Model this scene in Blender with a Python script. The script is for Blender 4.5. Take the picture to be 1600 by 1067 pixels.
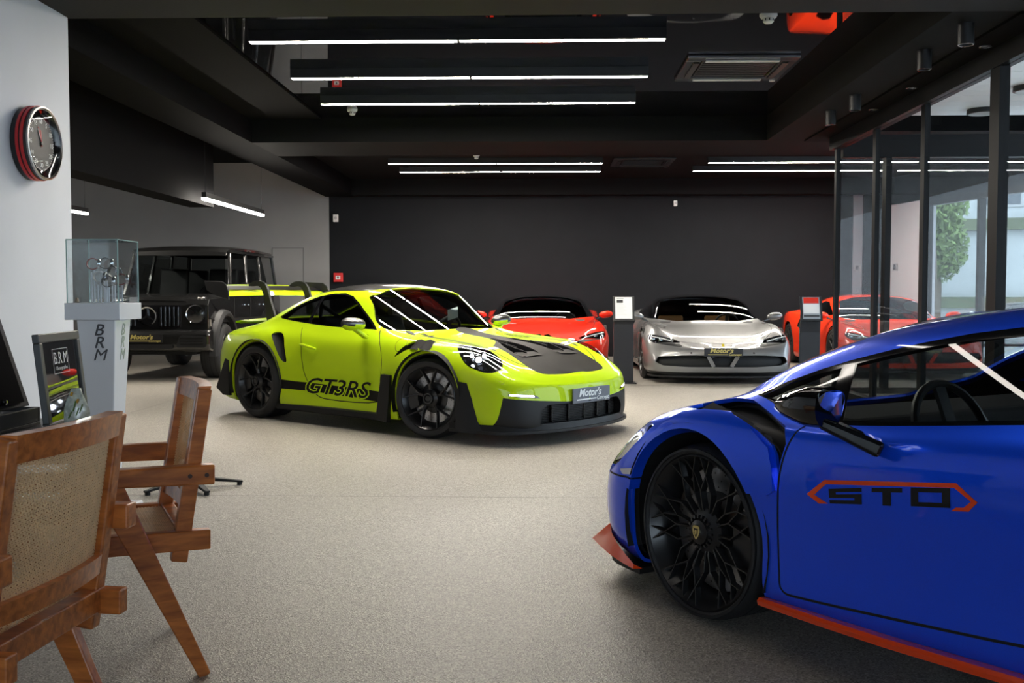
import bpy, bmesh, math, random
import numpy as np
from mathutils import Vector, Matrix

for _o in list(bpy.data.objects): bpy.data.objects.remove(_o, do_unlink=True)
SC = bpy.context.scene
COL = SC.collection
random.seed(7)
PI = math.pi
# ------------------------------------------------------------------ camera
CAMH = 1.19
cam_d = bpy.data.cameras.new('camera'); cam = bpy.data.objects.new('camera', cam_d); COL.objects.link(cam)
cam_d.sensor_width = 36.0; cam_d.lens = 36.0; cam_d.clip_start = 0.05; cam_d.clip_end = 300
cam.location = (0, 0, CAMH)
cam.rotation_euler = (PI/2 - math.atan(71.5/1600), 0, math.atan(48/1600))
SC.camera = cam
# ------------------------------------------------------------------ world: bright overcast sky
wd = bpy.data.worlds.new('overcast_sky'); SC.world = wd; wd.use_nodes = True
_n = wd.node_tree; _n.nodes.clear()
_o = _n.nodes.new('ShaderNodeOutputWorld'); _b = _n.nodes.new('ShaderNodeBackground')
_b.inputs[0].default_value = (0.72, 0.86, 1.0, 1); _b.inputs[1].default_value = 5.2
_n.links.new(_b.outputs[0], _o.inputs[0])
# ------------------------------------------------------------------ colour management
SC.view_settings.view_transform = 'Standard'; SC.view_settings.look = 'None'
SC.view_settings.gamma = 1.0; SC.view_settings.use_curve_mapping = False
SC.view_settings.exposure = 0.0
try:
    SC.cycles.max_bounces = 7; SC.cycles.diffuse_bounces = 4; SC.cycles.glossy_bounces = 4; SC.cycles.transparent_max_bounces = 14
    SC.cycles.caustics_reflective = False; SC.cycles.caustics_refractive = False
    SC.cycles.sample_clamp_indirect = 6.0
except Exception: pass
LIGHT = 165.0   # emission of the ceiling light strips
# ================================================================== materials
MATS = {}
def mat(name, col, rough=0.5, metal=0.0, coat=0.0, spec=0.5, noise=None, bump=None, emit=None, flake=None, coat_rough=0.03):
    """procedural principled material; noise=(scale, amount) varies the colour, bump=(scale, strength)"""
    if name in MATS: return MATS[name]
    m = bpy.data.materials.new(name); m.use_nodes = True; MATS[name] = m
    nt = m.node_tree; b = nt.nodes['Principled BSDF']
    b.inputs['Base Color'].default_value = (*col, 1); b.inputs['Roughness'].default_value = rough
    b.inputs['Metallic'].default_value = metal; b.inputs['Coat Weight'].default_value = coat
    b.inputs['Coat Roughness'].default_value = coat_rough; b.inputs['Specular IOR Level'].default_value = spec
    tc = nt.nodes.new('ShaderNodeTexCoord')
    if noise or flake:
        sc_, am = noise if noise else flake
        nz = nt.nodes.new('ShaderNodeTexNoise'); nz.inputs['Scale'].default_value = sc_; nz.inputs['Detail'].default_value = 4
        nt.links.new(tc.outputs['Object'], nz.inputs['Vector'])
        mr = nt.nodes.new('ShaderNodeMapRange'); mr.inputs[1].default_value = .3; mr.inputs[2].default_value = .7
        mr.inputs[3].default_value = 1-am; mr.inputs[4].default_value = 1+am
        nt.links.new(nz.outputs['Fac'], mr.inputs[0])
        mx = nt.nodes.new('ShaderNodeMix'); mx.data_type = 'RGBA'; mx.blend_type = 'MULTIPLY'; mx.inputs[0].default_value = 1
        mx.inputs[6].default_value = (*col, 1); nt.links.new(mr.outputs[0], mx.inputs[7])
        nt.links.new(mx.outputs[2], b.inputs['Base Color'])
    if bump:
        nb = nt.nodes.new('ShaderNodeTexNoise'); nb.inputs['Scale'].default_value = bump[0]; nb.inputs['Detail'].default_value = 5
        nt.links.new(tc.outputs['Object'], nb.inputs['Vector'])
        bp = nt.nodes.new('ShaderNodeBump'); bp.inputs['Strength'].default_value = bump[1]; bp.inputs['Distance'].default_value = .01
        nt.links.new(nb.outputs['Fac'], bp.inputs['Height']); nt.links.new(bp.outputs[0], b.inputs['Normal'])
    if emit:
        b.inputs['Emission Color'].default_value = (*emit[0], 1); b.inputs['Emission Strength'].default_value = emit[1]
    return m
def glass(name, tint=(1, 1, 1), refl=1.0, rough=0.0, ior=1.45):
    """thin pane: tinted see-through with fresnel mirror reflection"""
    if name in MATS: return MATS[name]
    m = bpy.data.materials.new(name); m.use_nodes = True; MATS[name] = m
    nt = m.node_tree; nt.nodes.clear()
    o = nt.nodes.new('ShaderNodeOutputMaterial'); t = nt.nodes.new('ShaderNodeBsdfTransparent'); g = nt.nodes.new('ShaderNodeBsdfGlossy')
    lw = nt.nodes.new('ShaderNodeLayerWeight'); lw.inputs[0].default_value = .5
    pw = nt.nodes.new('ShaderNodeMath'); pw.operation = 'POWER'; pw.inputs[1].default_value = 5.0; nt.links.new(lw.outputs['Facing'], pw.inputs[0])
    f = nt.nodes.new('ShaderNodeMapRange'); f.inputs[3].default_value = ((ior-1)/(ior+1))**2*1.6; f.inputs[4].default_value = 1.0 if refl > .9 else .8; nt.links.new(pw.outputs[0], f.inputs[0])
    x = nt.nodes.new('ShaderNodeMixShader'); t.inputs[0].default_value = (*tint, 1)
    g.inputs['Roughness'].default_value = rough; g.inputs['Color'].default_value = (refl, refl, refl, 1)
    nt.links.new(f.outputs[0], x.inputs[0]); nt.links.new(t.outputs[0], x.inputs[1]); nt.links.new(g.outputs[0], x.inputs[2])
    nt.links.new(x.outputs[0], o.inputs[0])
    return m
def emis(name, col, st):
    if name in MATS: return MATS[name]
    m = bpy.data.materials.new(name); m.use_nodes = True; MATS[name] = m
    nt = m.node_tree; nt.nodes.clear()
    o = nt.nodes.new('ShaderNodeOutputMaterial'); e = nt.nodes.new('ShaderNodeEmission')
    e.inputs[0].default_value = (*col, 1); e.inputs[1].default_value = st
    nt.links.new(e.outputs[0], o.inputs[0]); return m
# ================================================================== object helpers
def tag(o, label=None, cat=None, group=None, kind=None):
    if label: o['label'] = label
    if cat: o['category'] = cat
    if group: o['group'] = group
    if kind: o['kind'] = kind
    return o
def empty(name, loc=(0, 0, 0), rz=0.0, label=None, cat=None, group=None):
    o = bpy.data.objects.new(name, None); COL.objects.link(o); o.empty_display_size = .1
    o.location = loc; o.rotation_euler = (0, 0, rz); tag(o, label, cat, group); return o
def link_mesh(name, me, parent=None):
    o = bpy.data.objects.new(name, me); COL.objects.link(o)
    if parent is not None: o.parent = parent
    return o
def obj(name, bm, m, parent=None, smooth=None, bevel=None):
    """one mesh object from a bmesh; smooth = angle in degrees"""
    me = bpy.data.meshes.new(name)
    bmesh.ops.recalc_face_normals(bm, faces=bm.faces)
    if smooth is not None:
        ca = math.radians(smooth)
        for f in bm.faces: f.smooth = True
        for e in bm.edges:
            if len(e.link_faces) == 2 and e.calc_face_angle(0) > ca: e.smooth = False
    bm.to_mesh(me); bm.free()
    for mm in (m if isinstance(m, (list, tuple)) else [m]): me.materials.append(mm)
    o = link_mesh(name, me, parent)
    if bevel:
        bv = o.modifiers.new('bevel', 'BEVEL'); bv.width = bevel; bv.segments = 2; bv.limit_method = 'ANGLE'; bv.angle_limit = .6
    return o
def NB(): return bmesh.new()
def box(bm, a, b, mi=0):
    x0, y0, z0 = a; x1, y1, z1 = b
    v = [bm.verts.new(p) for p in ((x0,y0,z0),(x1,y0,z0),(x1,y1,z0),(x0,y1,z0),(x0,y0,z1),(x1,y0,z1),(x1,y1,z1),(x0,y1,z1))]
    for q in ((0,3,2,1),(4,5,6,7),(0,1,5,4),(1,2,6,5),(2,3,7,6),(3,0,4,7)):
        f = bm.faces.new([v[i] for i in q]); f.material_index = mi
    return v
def beam(bm, p, q, w, h, up=(0, 0, 1), w2=None, h2=None):
    """rectangular bar from p to q, w sideways, h along up"""
    p = Vector(p); q = Vector(q); d = (q-p).normalized(); u = Vector(up)
    s = d.cross(u)
    if s.length < 1e-5: s = d.cross(Vector((0, 1, 0)))
    s.normalize(); u = s.cross(d).normalized()
    w2 = w if w2 is None else w2; h2 = h if h2 is None else h2
    vs = []
    for c, ww, hh in ((p, w, h), (q, w2, h2)):
        for a, b in ((-1,-1),(1,-1),(1,1),(-1,1)): vs.append(bm.verts.new(c + s*a*ww/2 + u*b*hh/2))
    for f in ((0,1,2,3),(7,6,5,4),(0,4,5,1),(1,5,6,2),(2,6,7,3),(3,7,4,0)): bm.faces.new([vs[i] for i in f])
def tube(bm, pts, r, seg=8, closed=False, caps=True):
    """tube along a polyline; r a number or list"""
    pts = [Vector(p) for p in pts]; n = len(pts); rings = []
    prev = None
    for i, p in enumerate(pts):
        a = pts[(i-1) % n] if (i > 0 or closed) else p; b = pts[(i+1) % n] if (i < n-1 or closed) else p
        d = (b-a).normalized()
        if prev is None:
            u = d.cross(Vector((0, 0, 1)))
            if u.length < 1e-3: u = d.cross(Vector((0, 1, 0)))
            u.normalize()
        else: u = (prev - d*prev.dot(d)).normalized()
        prev = u; w = d.cross(u); rr = r[i] if isinstance(r, (list, tuple)) else r
        rings.append([bm.verts.new(p + (u*math.cos(2*PI*k/seg) + w*math.sin(2*PI*k/seg))*rr) for k in range(seg)])
    m = n if closed else n-1
    for i in range(m):
        A = rings[i]; B = rings[(i+1) % n]
        for k in range(seg): bm.faces.new((A[k], A[(k+1)%seg], B[(k+1)%seg], B[k]))
    if caps and not closed:
        bm.faces.new(rings[0][::-1]); bm.faces.new(rings[-1])
def lathe(bm, prof, seg=32, axis='z', mtx=None, a0=0.0, a1=2*PI, close=False):
    """profile [(r, h)] revolved; axis z or y (h along the axis)"""
    full = abs(a1-a0-2*PI) < 1e-6; n = seg if full else seg+1; rings = []
    for r, h in prof:
        ring = []
        for k in range(n):
            a = a0+(a1-a0)*k/seg; c, s = math.cos(a)*r, math.sin(a)*r
            p = Vector((c, s, h)) if axis == 'z' else Vector((c, h, s)) if axis == 'y' else Vector((h, c, s))
            ring.append(bm.verts.new(mtx @ p if mtx else p))
        rings.append(ring)
    pr = list(zip(rings[:-1], rings[1:])) + ([(rings[-1], rings[0])] if close else [])
    for A, B in pr:
        for k in range(seg):
            k2 = (k+1) % n
            try: bm.faces.new((A[k], A[k2], B[k2], B[k]))
            except ValueError: pass
    return rings
def prism(bm, poly, d0, d1, axis='y', mtx=None):
    """2D polygon extruded along an axis: y -> (x,z), x -> (y,z), z -> (x,y)"""
    def P(u, v, d):
        p = Vector((u, d, v)) if axis == 'y' else Vector((d, u, v)) if axis == 'x' else Vector((u, v, d))
        return mtx @ p if mtx else p
    A = [bm.verts.new(P(u, v, d0)) for u, v in poly]; B = [bm.verts.new(P(u, v, d1)) for u, v in poly]
    n = len(poly)
    bm.faces.new(A[::-1]); bm.faces.new(B)
    for i in range(n): bm.faces.new((A[i], A[(i+1)%n], B[(i+1)%n], B[i]))
def grid_mesh(bm, pts, closed_u=False, closed_v=False):
    """pts[u][v] -> quads"""
    V = [[bm.verts.new(p) for p in row] for row in pts]; nu = len(V); nv = len(V[0])
    for i in range(nu if closed_u else nu-1):
        for j in range(nv if closed_v else nv-1):
            q = (V[i][j], V[(i+1)%nu][j], V[(i+1)%nu][(j+1)%nv], V[i][(j+1)%nv])
            if len(set(q)) == 4: bm.faces.new(q)
    return V
def bobj(name, a, b, m, parent=None, bevel=None):
    bm = NB(); box(bm, a, b); return obj(name, bm, m, parent, bevel=bevel)
def struct(o): o['kind'] = 'structure'; return o
def copy_tree(o, parent=None):
    c = o.copy(); COL.objects.link(c); c.parent = parent
    for ch in [x for x in bpy.data.objects if x.parent == o]: copy_tree(ch, c)
    return c
def text_obj(name, body, size, m, parent, mtx, extrude=.001, shear=0.0, bold=0.0, align='CENTER', sx=1.0, spacing=1.0):
    """flat lettering turned into a mesh; mtx places its x (reading), y (up) axes"""
    cu = bpy.data.curves.new(name, 'FONT'); cu.body = body; cu.size = size; cu.extrude = extrude; cu.shear = shear
    cu.offset = bold; cu.align_x = align; cu.align_y = 'CENTER'; cu.resolution_u = 3; cu.space_character = spacing
    t = bpy.data.objects.new('t', cu); COL.objects.link(t)
    dg = bpy.context.evaluated_depsgraph_get(); me = bpy.data.meshes.new_from_object(t.evaluated_get(dg))
    bpy.data.objects.remove(t); me.transform(mtx @ Matrix.Diagonal((sx, 1, 1, 1))); me.materials.clear(); me.materials.append(m); me.name = name
    return link_mesh(name, me, parent)
def frame_mtx(o, xdir, ydir):
    x = Vector(xdir).normalized(); y = Vector(ydir); y = (y - x*y.dot(x)).normalized(); z = x.cross(y)
    return Matrix(((x.x, y.x, z.x, o[0]), (x.y, y.y, z.y, o[1]), (x.z, y.z, z.z, o[2]), (0, 0, 0, 1)))
# ================================================================== room materials
M_blackpaint = mat('matte_black_paint', (.0035, .0035, .004), .8, spec=.06, bump=(60, .15))
M_darkpaint = mat('charcoal_wall_paint', (.0125, .0135, .016), .6, spec=.08, noise=(3, .06), bump=(90, .15))
M_ceil = mat('dark_grey_ceiling_paint', (.0075, .0075, .008), .75, spec=.08, bump=(80, .1))
M_gloss = mat('black_gloss_stretch_ceiling', (.006, .006, .008), .02, spec=.6, bump=(1.2, .012))
M_gloss.node_tree.nodes['Principled BSDF'].inputs['IOR'].default_value = 1.9
M_white = mat('white_wall_paint', (.50, .52, .56), .65, noise=(1.2, .05), bump=(120, .08))
M_grey = mat('light_grey_wall_paint', (.27, .27, .275), .65, noise=(1.5, .05), bump=(120, .08))
M_frame = mat('black_anodised_aluminium', (.006, .0065, .0075), .45, metal=0, spec=.15)
M_pane = glass('clear_window_glass', (.98, .988, .988), refl=.35)
M_strip = emis('led_diffuser', (1.0, .93, .82), LIGHT)
M_fix = mat('black_lamp_housing', (.012, .012, .013), .4)
M_plasticw = mat('white_plastic', (.75, .75, .74), .35)
M_chrome = mat('chrome', (.75, .76, .78), .08, metal=1)
def floor_material():
    m = bpy.data.materials.new('speckled_stone_carpet'); m.use_nodes = True; nt = m.node_tree; b = nt.nodes['Principled BSDF']
    tc = nt.nodes.new('ShaderNodeTexCoord')
    vo = nt.nodes.new('ShaderNodeTexVoronoi'); vo.inputs['Scale'].default_value = 190; nt.links.new(tc.outputs['Object'], vo.inputs['Vector'])
    bw = nt.nodes.new('ShaderNodeRGBToBW'); nt.links.new(vo.outputs['Color'], bw.inputs[0])
    cr = nt.nodes.new('ShaderNodeValToRGB'); e = cr.color_ramp.elements
    e[0].position = .1; e[0].color = (.13, .115, .097, 1); e[1].position = .9; e[1].color = (.58, .54, .475, 1)
    k = e.new(.35); k.color = (.30, .275, .235, 1); k = e.new(.6); k.color = (.355, .325, .28, 1)
    nt.links.new(bw.outputs[0], cr.inputs[0])
    nz = nt.nodes.new('ShaderNodeTexNoise'); nz.inputs['Scale'].default_value = .7; nz.inputs['Detail'].default_value = 5
    nt.links.new(tc.outputs['Object'], nz.inputs['Vector'])
    mr = nt.nodes.new('ShaderNodeMapRange'); mr.inputs[3].default_value = .76; mr.inputs[4].default_value = .96; nt.links.new(nz.outputs['Fac'], mr.inputs[0])
    mx = nt.nodes.new('ShaderNodeMix'); mx.data_type = 'RGBA'; mx.blend_type = 'MULTIPLY'; mx.inputs[0].default_value = 1
    nt.links.new(cr.outputs[0], mx.inputs[6]); nt.links.new(mr.outputs[0], mx.inputs[7]); nt.links.new(mx.outputs[2], b.inputs['Base Color'])
    b.inputs['Roughness'].default_value = .42; b.inputs['Specular IOR Level'].default_value = .35
    bp = nt.nodes.new('ShaderNodeBump'); bp.inputs['Strength'].default_value = .35; bp.inputs['Distance'].default_value = .004
    nt.links.new(vo.outputs['Distance'], bp.inputs['Height']); nt.links.new(bp.outputs[0], b.inputs['Normal'])
    return m
# ================================================================== shell
ZC = 3.13; ZG = 3.437
bm = NB(); box(bm, (-10, -6, -.2), (8.5, 20.3, 0)); FLOOR = struct(obj('floor', bm, floor_material()))
M_joint = mat('dark_floor_joint', (.20, .19, .17), .6)
for a, b_ in (((-3.3, 6.005, 0), (3.5, 6.011, .0006)), ((-10, 13.6, 0), (5.5, 13.606, .0006)), ((-4.2, 7.2, 0), (-4.194, 20, .0006))):
    bobj('floor_joint', a, b_, M_joint, FLOOR)
def sbox(name, a, b, m): return struct(bobj(name, a, b, m))
sbox('wall_back', (-4.2, 20.1, 0), (6.7, 20.3, 3.8), M_darkpaint)
WBL = sbox('wall_back_left', (-10, 20.1, 0), (-4.2, 20.3, 3.8), M_grey)
sbox('wall_left', (-10.2, -6, 0), (-10, 20.3, 3.8), M_grey)
sbox('wall_front', (-10.2, -6.2, 0), (-3.32, -6, 3.8), M_grey)
sbox('wall_front_header', (-3.32, -6.2, 2.96), (7.6, -6, 3.8), M_grey)
W4 = struct(bobj('added_front_window', (-3.32, -6.15, 2.86), (3.5, -6.05, 2.96), M_frame))  # added glazing behind the camera, brings daylight onto the blue car and chairs
bobj('bottom_rail', (-3.32, -6.15, 0), (3.5, -6.05, .08), M_frame, W4)
for k_ in range(5): bobj('mullion', (-3.3+1.69*k_, -6.15, .08), (-3.24+1.69*k_, -6.05, 2.86), M_frame, W4)
for k_ in range(4):
    bm = NB(); box(bm, (-3.24+1.69*k_, -6.106, .08), (-3.3+1.69*(k_+1), -6.094, 2.86)); obj('pane', bm, M_pane, W4)
sbox('wall_pillar', (-3.9, -6, 0), (-3.32, 7.15, ZC), M_white)
# slim service door flush in the grey back wall
D1 = struct(bobj('door_1', (-5.32, 20.085, .0), (-4.72, 20.1, 2.12), M_grey))
M_gapd = mat('door_gap', (.16, .16, .165), .7)
for a, b_ in (((-5.335, 20.08, 0), (-5.32, 20.1, 2.135)), ((-4.72, 20.08, 0), (-4.705, 20.1, 2.135)), ((-5.335, 20.08, 2.12), (-4.705, 20.1, 2.135))):
    bobj('door_gap', a, b_, M_gapd, D1)
# ceilings and beams
sbox('ceiling', (-10.2, -6.2, 3.8), (8.5, 20.3, 3.9), M_blackpaint)
sbox('ceiling_front_bay', (-3.9, -6, ZC), (3.62, 7.18, 3.8), mat('daylit_front_ceiling', (.022, .022, .024), .7, spec=.15, bump=(80, .1)))  # paler than the other ceilings, daylight put into its colour
sbox('ceiling_cross_beam', (-3.69, 12.98, ZC), (3.62, 14.26, 3.8), M_ceil)
sbox('ceiling_left_beam', (-4.26, -6, ZC), (-3.9, 20.1, 3.8), M_blackpaint)
sbox('ceiling_left_beam_inner', (-3.9, 7.15, ZC), (-3.69, 20.1, 3.8), M_blackpaint)
sbox('ceiling_side_strip', (-3.69, 7.18, 3.415), (-2.8, 12.98, 3.8), M_blackpaint)
GL = sbox('ceiling_gloss_panel', (-2.8, 7.18, ZG), (2.8, 12.98, 3.8), M_gloss)
sbox('ceiling_right_soffit', (2.8, 7.18, ZC), (3.26, 12.98, 3.8), M_ceil)
sbox('ceiling_right_channel', (3.26, 7.18, ZC-.02), (3.62, 12.98, 3.8), M_blackpaint)
sbox('ceiling_back_bay', (-3.69, 14.26, ZG), (8.5, 20.1, 3.8), M_ceil)
sbox('ceiling_back_drop', (-3.69, 19.75, ZC), (6.7, 20.1, ZG), M_ceil)
sbox('ceiling_bulkhead', (-4.92, 4.0, 2.42), (-4.58, 14.2, 3.8), M_blackpaint)
# ================================================================== glass facade with black mullions
def pane(n, p, q, z0, z1, parent=None):
    """upright pane between two plan points"""
    d = (Vector((q[0]-p[0], q[1]-p[1], 0))).normalized(); s = Vector((-d.y, d.x, 0))*.006
    bm = NB(); vs = []
    for z in (z0, z1):
        for c in ((p, 1), (q, 1), (q, -1), (p, -1)): vs.append(bm.verts.new((c[0][0]+s.x*c[1], c[0][1]+s.y*c[1], z)))
    for f in ((0,1,2,3),(7,6,5,4),(0,4,5,1),(1,5,6,2),(2,6,7,3),(3,7,4,0)): bm.faces.new([vs[i] for i in f])
    o = obj(n, bm, M_pane, parent); return o
W1 = struct(bobj('window_1', (3.50, -6, 2.96), (3.62, 12.72, 3.11), M_frame))   # head rail parents the facade
bobj('bottom_rail', (3.50, -6, 0), (3.62, 12.72, .08), M_frame, W1)
MY = [12.58, 11.12, 9.72, 8.17, 6.7, 5.2, 3.7, 2.2, .7, -.8, -2.3, -3.8, -5.3]
for i, y in enumerate(MY):
    w = .05 if i != 3 else .085
    bobj('mullion', (3.535 if i != 3 else 3.52, y-w, .08), (3.585 if i != 3 else 3.60, y+w*(1 if i else .6), 2.96), M_frame, W1)
for y1, y0 in zip(MY[:-1], MY[1:]): pane('pane', (3.56, y0), (3.56, y1), .08, 2.96, W1)
sbox('added_shade_wall', (3.64, -6, 0), (3.84, 2.2, 3.3), M_grey)  # unseen wall added outside the glass to darken the foreground
W2 = struct(bobj('window_2', (3.62, 12.56, 2.86), (8.3, 12.68, 3.13), M_frame))  # facade return
bobj('bottom_rail', (3.62, 12.56, 0), (8.3, 12.68, .07), M_frame, W2)
JX = [3.62, 4.17, 6.2, 8.25]
for x in JX[1:]: bobj('mullion', (x-.035, 12.55, .07), (x+.035, 12.69, 2.86), M_frame, W2)
for a, b_ in zip(JX[:-1], JX[1:]): pane('pane', (a, 12.62), (b_, 12.62), .07, 2.86, W2)
# slanted street side of the back bay: white wall piece, then glass
A_ = Vector((6.6, 20.1)); B_ = Vector((8.2, 12.7)); dAB = (B_-A_); LAB = dAB.length; dAB = dAB/LAB
def slab(name, t0, t1, z0, z1, th, m, parent=None):
    n = Vector((-dAB.y, dAB.x))
    p = A_+dAB*t0; q = A_+dAB*t1; bm = NB(); vs = []
    for z in (z0, z1):
        for c, s in ((p, 0), (q, 0), (q, th), (p, th)): vs.append(bm.verts.new((c.x+n.x*s, c.y+n.y*s, z)))
    for f in ((0,1,2,3),(7,6,5,4),(0,4,5,1),(1,5,6,2),(2,6,7,3),(3,7,4,0)): bm.faces.new([vs[i] for i in f])
    return obj(name, bm, m, parent)
struct(slab('wall_right', 0, 1.4, 0, 2.92, .2, M_white))
struct(slab('wall_right_header', 0, LAB, 2.92, 3.44, .2, M_blackpaint))
W3 = struct(slab('window_3', 1.4, LAB, 2.80, 2.92, .12, M_frame))
slab('bottom_rail', 1.4, LAB, 0, .08, .12, M_frame, W3)
ts = [1.4, 2.9, 4.4, 5.9, LAB-.05]
for t in ts: slab('mullion', t-.035, t+.035, .08, 2.8, .12, M_frame, W3)
for a, b_ in zip(ts[:-1], ts[1:]):
    p = A_+dAB*a; q = A_+dAB*b_; pane('pane', (p.x+.06, p.y), (q.x+.06, q.y), .08, 2.8, W3)
def wall_switch(p, nrm, w, h, label):
    t = empty('wall_switch', p, math.atan2(nrm[1], nrm[0])+PI/2, label, 'switch')
    bobj('plate', (-w/2, -.012, -h/2), (w/2, 0, h/2), mat('grey_switch_plate', (.3, .31, .33), .4), t, bevel=.003); bobj('rocker', (-w*.3, -.018, -h*.35), (w*.12, -.011, h*.35), mat('dark_switch', (.04, .04, .05), .3), t)
nAB = (dAB.y, -dAB.x)
wall_switch((A_.x+dAB.x*.43+nAB[0]*.002, A_.y+dAB.y*.43+nAB[1]*.002, 1.73), nAB, .16, .14, 'small thermostat on the white wall behind the glass')
wall_switch((6.09, 20.068, 1.73), (0, -1), .13, .12, 'small light switch on the bluish back wall panel behind the glass')
sbox('trim_1', (6.0, 20.07, 0), (6.18, 20.1, 3.13), mat('bluish_grey_panel', (.22, .24, .28), .6))
sbox('trim_2', (6.2, 20.0, 0), (6.5, 20.1, 3.13), M_blackpaint)
# ================================================================== ceiling lamps
def strip_light(name, x0, x1, y, z, top, label, group):
    t = empty(name, ((x0+x1)/2, y, z), 0, label, 'ceiling light', group); L = (x1-x0)/2
    bm = NB(); box(bm, (-L, -.05, .008), (L, .05, top-z)); box(bm, (-L, -.05, -.001), (L, -.043, .008)); box(bm, (-L, .043, -.001), (L, .05, .008)); obj('housing', bm, M_fix, t)
    mid = L*.01
    bobj('diffuser', (-L, -.042, 0), (mid-.012, .042, .008), M_strip, t)
    bobj('diffuser', (mid+.012, -.042, 0), (L, .042, .008), M_strip, t)
    bobj('coupler', (mid-.012, -.046, 0), (mid+.012, .046, .008), M_fix, t)
    for s in (-1, 1): bobj('end_cap', (s*L-.004, -.052, -.002), (s*L+.004, .052, top-z), M_fix, t)
    return t
zl = 3.345
GRP = 'long led strip lights'
for y, x0, x1, lab in ((8.77, -2.50, 1.03, 'long LED strip light nearest the front of the glossy black ceiling, longest of the three'),
                       (10.23, -2.50, 1.03, 'middle one of three long LED strip lights under the glossy black ceiling'),
                       (11.60, -2.50, 1.03, 'LED strip light furthest back of the three under the glossy black ceiling'),
                       (16.83, -2.53, .97, 'upper long LED strip light above the lime sports car in the back bay'),
                       (17.96, -2.50, 1.0, 'lower long LED strip light above the red coupe in the back bay')):
    strip_light('strip_light', x0, x1, y, zl, ZG, lab, GRP)
strip_light('strip_light', 2.68, 6.05, 16.83, zl, ZG, 'upper long LED strip light above the silver coupe running behind the glass', GRP)
strip_light('strip_light', 2.60, 5.85, 17.96, zl, ZG, 'lower long LED strip light above the silver coupe running behind the glass', GRP)
# the front bay above the viewer has slimmer strips of its own
for i, (p, q) in enumerate((((-.78, 6.35), (.78, 3.3)), ((.32, 5.55), (-.62, 2.1)))):
    d = Vector((q[0]-p[0], q[1]-p[1], 0)); L = d.length/2
    t = empty('slim_strip_light', ((p[0]+q[0])/2, (p[1]+q[1])/2, ZC-.05-.12*(i == 1)), math.atan2(d.y, d.x), ['slanted slim strip light on the front bay ceiling overhead', 'slim strip light crossing the other one on the front bay ceiling', 'slim strip light at the rear of the front bay ceiling'][i], 'ceiling light', GRP)
    bobj('housing', (-L, -.03, .012), (L, .03, .05), M_fix, t)
    if i == 1:
        for s in (-1, 1): bobj('suspension_wire', (s*(L-.1)-.003, -.003, .05), (s*(L-.1)+.003, .003, .166), M_chrome, t)
    bobj('diffuser', (-L, -.024, 0), (L, .024, .012), emis('led_diffuser_dim', (1.0, .93, .84), LIGHT*.08), t)
# pendant strips over the off-road wagon
def pendant(x, y0, y1, z, label):
    t = empty('pendant_strip_light', (x, (y0+y1)/2, z), 0, label, 'ceiling light', 'pendant strip lights'); L = (y1-y0)/2
    bobj('housing', (-.03, -L, .03), (.03, L, .10), M_fix, t); bobj('diffuser', (-.026, -L, 0), (.026, L, .03), M_strip, t)
    for s in (-1, 1):
        bm = NB(); tube(bm, [(0, s*(L-.06), .10), (0, s*(L-.06), 3.8-z)], .003, 6); obj('suspension_wire', bm, M_fix, t)
pendant(-4.42, 13.3, 16.1, 2.44, 'pendant strip light on wires above the black off-road wagon')
pendant(-7.05, 12.6, 15.7, 2.44, 'pendant strip light just showing beside the white pillar')
# ceiling cassettes
def cassette(name, x, y, z, w, label, frame_m):
    t = empty(name, (x, y, z), 0, label, 'air conditioner', 'ceiling air conditioners')
    h = w/2
    bm = NB()
    for a, b_ in (((-h, -h, -.03), (h, -h+.14*w, 0)), ((-h, h-.14*w, -.03), (h, h, 0)), ((-h, -h+.14*w, -.03), (-h+.14*w, h-.14*w, 0)), ((h-.14*w, -h+.14*w, -.03), (h, h-.14*w, 0))): box(bm, a, b_)
    obj('panel', bm, frame_m, t, bevel=.008)
    bobj('intake_grille', (-h+.16*w, -h+.16*w, -.018), (h-.16*w, h-.16*w, -.004), M_fix, t)
    for k in range(9):
        yy = -h+.18*w + k*(.64*w/8); bobj('slat', (-h+.17*w, yy-.004, -.024), (h-.17*w, yy+.004, -.016), M_fix, t)
    for sx, sy in ((0, -1), (0, 1), (-1, 0), (1, 0)):
        if sx == 0: f = bobj('flap', (-h*.66, sy*h*.80-.028, -.045), (h*.66, sy*h*.80+.028, -.034), M_plasticw if frame_m is M_acw else M_fix, t)
        else: f = bobj('flap', (sx*h*.80-.028, -h*.66, -.045), (sx*h*.80+.028, h*.66, -.034), M_fix, t)
    bm = NB(); lathe(bm, [(0, -.03), (.03, -.03), (.03, 0), (0, 0)], 12, mtx=Matrix.Translation((h*.9, h*.9, -.015))); obj('sensor_eye', bm, M_plasticw if frame_m is M_acw else M_fix, t)
M_acw = mat('satin_grey_ac_panel', (.18, .18, .2), .12, metal=.6); M_acb = mat('black_ac_panel', (.02, .02, .022), .35)
cassette('air_conditioner', 1.88, 10.24, ZG-.001, 1.05, 'square ceiling air conditioner with shiny trim in the glossy black ceiling', M_acw)
cassette('air_conditioner', 1.66, 17.3, ZG-.001, 1.0, 'black ceiling air conditioner in the far bay between strip lights', M_acb)
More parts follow.
